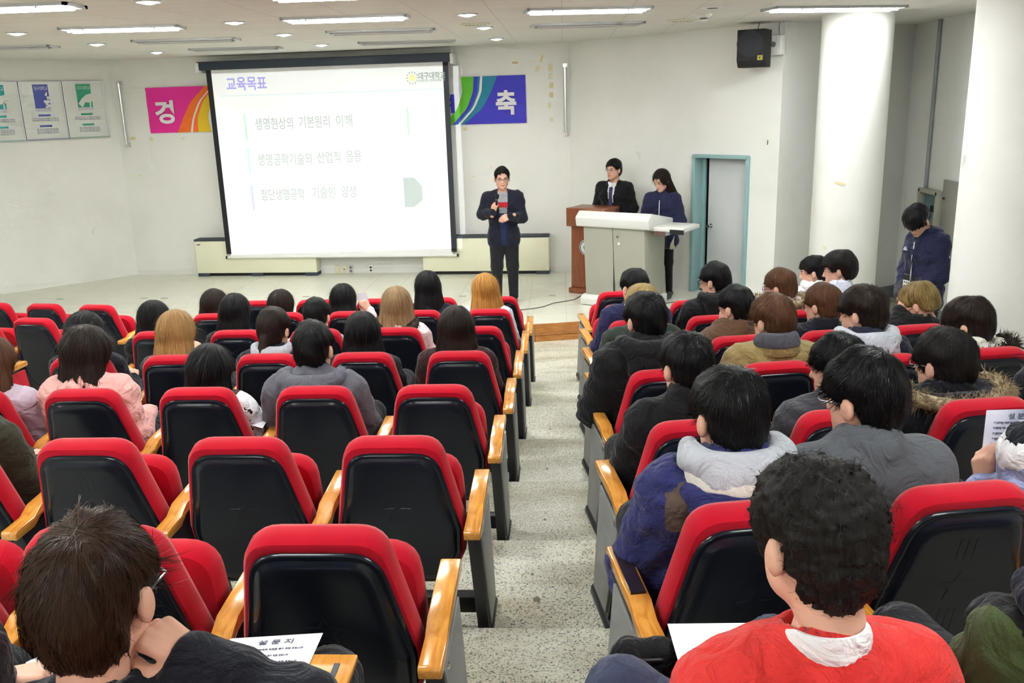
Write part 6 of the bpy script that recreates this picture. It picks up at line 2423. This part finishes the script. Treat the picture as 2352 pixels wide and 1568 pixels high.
def guard_extras(t_, J_, C_, R_):
    staff_extras(t_, J_, C_, R_)
    z0 = J_['neck'][2]
    for s in (-1, 1):
        MB().tube([(s * 0.05, 0.125, z0 - 0.03), (s * 0.03, 0.172, z0 - 0.18), (s * 0.022, 0.180, z0 - 0.33)], 0.004, 6).build('lanyard', M_DARK, t_)
    b = MB().box((0, 0.186, z0 - 0.415), (0.075, 0.005, 0.15)).build('name_badge', M_WHITE, t_)
    MB().box((0, 0.189, z0 - 0.365), (0.075, 0.002, 0.05)).build('badge_heading', M_DARK, b)
    for k in range(3):
        for q in range(2):
            MB().box((-0.022 + 0.022 * k, 0.189, z0 - 0.41 - 0.03 * q), (0.010, 0.002, 0.018)).build('badge_print', M_DARK, b)
    MB().prism([(0.055, z0 - 0.14), (0.075, z0 - 0.105), (0.09, z0 - 0.12), (0.10, z0 - 0.14)], 1, 0.15, 0.164).build('chest_logo', MATS['emblem_thread'], t_)


person('young man in navy staff jacket bowing his head, hands clasped', J, C, rot_mat(0.30, 0.75, 0.0), 'm', (S, dict(vol=0.022, fringe=0.0, side=-0.02, nape=-0.07, n=1400), 'black'),
       [G('jacket', cloth('staff_navy', c_(34, 37, 66)), th=0.022, length=0.22, zones=[BEI, DGR], mats=[K_BEIGE, K_DGREY]), G('hood', cloth('staff_navy', c_(34, 37, 66)), w=0.10, deep=0.11, r=0.034), G('trousers', K_BLACK, th=0.014)],
       hands=dict(l=dict(dir=vec(0.7, 0.2, -0.5), back=vec(0, 1, 0.2), curl=0.5, h=0.005), r=dict(dir=vec(-0.7, 0.2, -0.5), back=vec(0, 1, 0.2), curl=0.5, h=0.005)),
       near=0.3, loc=tuple(base), rz=rz, shoes=M_SHOE, seed=13, extras=guard_extras)

# ================================================================== sheets of paper, tablets, bag
def sheet(label, corners, lines=6, title=None, bend=0.0):
    """corners: bottom-left, bottom-right, top-right, top-left world points"""
    P = [vec(*c) for c in corners]
    o = P[0]
    ex, ey = P[1] - P[0], P[3] - P[0]
    n = np.cross(ex, ey)
    n = n / np.linalg.norm(n)
    t_ = thing('paper_sheet', label, 'paper', tuple(o))
    nu = 6
    V, F = [], []
    for i in range(nu + 1):
        for j in range(nu + 1):
            s, q = i / nu, j / nu
            V.append((P[0] * (1 - s) * (1 - q) + P[1] * s * (1 - q) + P[2] * s * q + P[3] * (1 - s) * q) - o + n * bend * math.sin(math.pi * s))
    k = len(V)
    V += [v - n * 0.0008 for v in V]
    for i in range(nu):
        for j in range(nu):
            a = i * (nu + 1) + j
            F += [(a, a + nu + 1, a + nu + 2, a + 1), (k + a, k + a + 1, k + a + nu + 2, k + a + nu + 1)]
    MB().add(V, F).build('sheet', M_PAPER, t_, smooth=True)
    if title:
        L = np.linalg.norm(ex)
        lettering(title, L * 0.09, M_INK, t_, tuple(ex * 0.33 + ey * 0.88 + n * (0.002 + bend)), tuple(ex), tuple(ey), 'title_print', fit=L * 0.36)
        for r_ in range(lines):
            lettering('이 설문지는 학생 여러분의 의견을 듣기 위한 것입니다', L * 0.03, M_INK, t_, tuple(ex * 0.12 + ey * (0.80 - 0.085 * r_) + n * (0.002 + bend)), tuple(ex), tuple(ey), 'line_print', fit=L * (0.72 if r_ % 2 == 0 else 0.6))
    return t_


# tablet and questionnaire in front of the brown haired man
zt3 = ZF['z'] + 0.66
tp = [atz(512, 1700, zt3), atz(735, 1700, zt3), atz(742, 1453, zt3), atz(530, 1466, zt3)]
ch0 = CHAIRS[('C', 'z', 0)]
chx, chy, chz, cha = chair_pos('C', 'z', 0)
p0, p1 = atz(742, 1500, zt3), atz(822, 1498, zt3)
mb = MB().box((p1[0] - 0.14 - chx, p1[1] - 0.13 - chy, zt3 - 0.012 - chz), (0.28, 0.26, 0.018))
tab = mb.build('writing_tablet', M_ARM, ch0, bevel=0.004)
MB().box((p1[0] - 0.035 - chx, p1[1] - 0.10 - chy, zt3 - 0.002 - chz), (0.012, 0.13, 0.002)).build('pencil_groove', M_LEG, tab)
MB().tube([(p1[0] - 0.01 - chx, p1[1] - 0.2 - chy, zt3 - 0.02 - chz), (p1[0] + 0.03 - chx, p1[1] - 0.22 - chy, 0.60)], 0.012).build('tablet_hinge', M_LEG, tab)
tp[0], tp[1] = tp[3] + (tp[3] - tp[2]) * 0.0 + vec(-0.005, -0.27, 0), tp[2] + vec(0.0, -0.27, 0)
sheet('printed questionnaire on the wooden writing tablet beside the brown haired man', tp, 8, '설 문 지')
zt4 = ZF['z'] + 0.62
a_, b_ = atz(1533, 1432, zt4), atz(1716, 1430, zt4)
sheet('blank white sheet in front of the red knit sweater', [a_ + vec(0.01, -0.2, 0), b_ + vec(0.02, -0.2, 0), b_, a_], 0)
mc_ = (a_ + b_) / 2 + vec(0.015, -0.1, -0.008)
t = thing('folder', 'thin black folder under the blank sheet before the red knit sweater', 'folder', tuple(mc_))
MB().box((0, 0, 0), (np.linalg.norm(b_ - a_) * 1.02, 0.20, 0.012)).build('cover', M_DARK, t, bevel=0.003)
bagc = atz(1480, 1500, ZF['z'] + 0.58)
t = thing('shoulder_bag', 'black bag on the lap edge beside the red knit sweater', 'bag', tuple(bagc))
pr = [('e', (0, 0, -0.06), (0.07, 0.06, 0.07)), ('c', (-0.04, 0, 0), (0.05, 0.0, 0.0), 0.035)]
V, Q = sdf_mesh(lambda P: union(P, pr, 0.03) + F4(0.003) * np.sin(P[:, 0] * 90 + P[:, 2] * 60), (-0.1, -0.09, -0.15), (0.1, 0.09, 0.06), 0.01)
to_mesh_obj('pouch', [(V, Q, 0)], [K_BLACK], t)
MB().tube([(-0.06, 0, -0.03), (-0.055, -0.03, 0.005), (0.0, -0.045, 0.012), (0.05, -0.03, 0.005), (0.06, 0, -0.03)], 0.005, 6).build('strap', M_DARK, t)
# sheet held up at the right block
dv = np.array([-math.sin(PHI_R), math.cos(PHI_R)])
x_, y_, z_, _ = chair_pos('R', 'a', 2)
pl_ = np.array([x_, y_]) + dv * 0.47
sheet('questionnaire held up by the person in striped knit', [onplane(2250, 1085, pl_, dv), onplane(2400, 1085, pl_, dv), onplane(2402, 938, pl_, dv), onplane(2266, 942, pl_, dv)], 6, '설 문 지')
x_, y_, z_, _ = chair_pos('C', 'f', 2)
sheet('sheet of paper held up by the woman in pale pink jacket', [aty(832, 718, y_ + 0.52), aty(853, 712, y_ + 0.52), aty(841, 672, y_ + 0.52), aty(818, 674, y_ + 0.52)], 0)
x_, y_, z_, _ = chair_pos('C', 'c', 2)
zz = z_ + 0.68
sheet('sheet of paper on the lap of the woman with floral sleeves', [atz(572, 975, zz), atz(603, 983, zz), atz(613, 967, zz), atz(582, 945, zz)], 0)
zz = ZF['z'] + 0.62
a_ = atz(20, 1600, zz)
sheet('sheet of paper under the writing hand beside the brown haired man', [atz(20, 1620, zz), atz(95, 1620, zz), atz(105, 1500, zz), atz(60, 1520, zz)], 0)
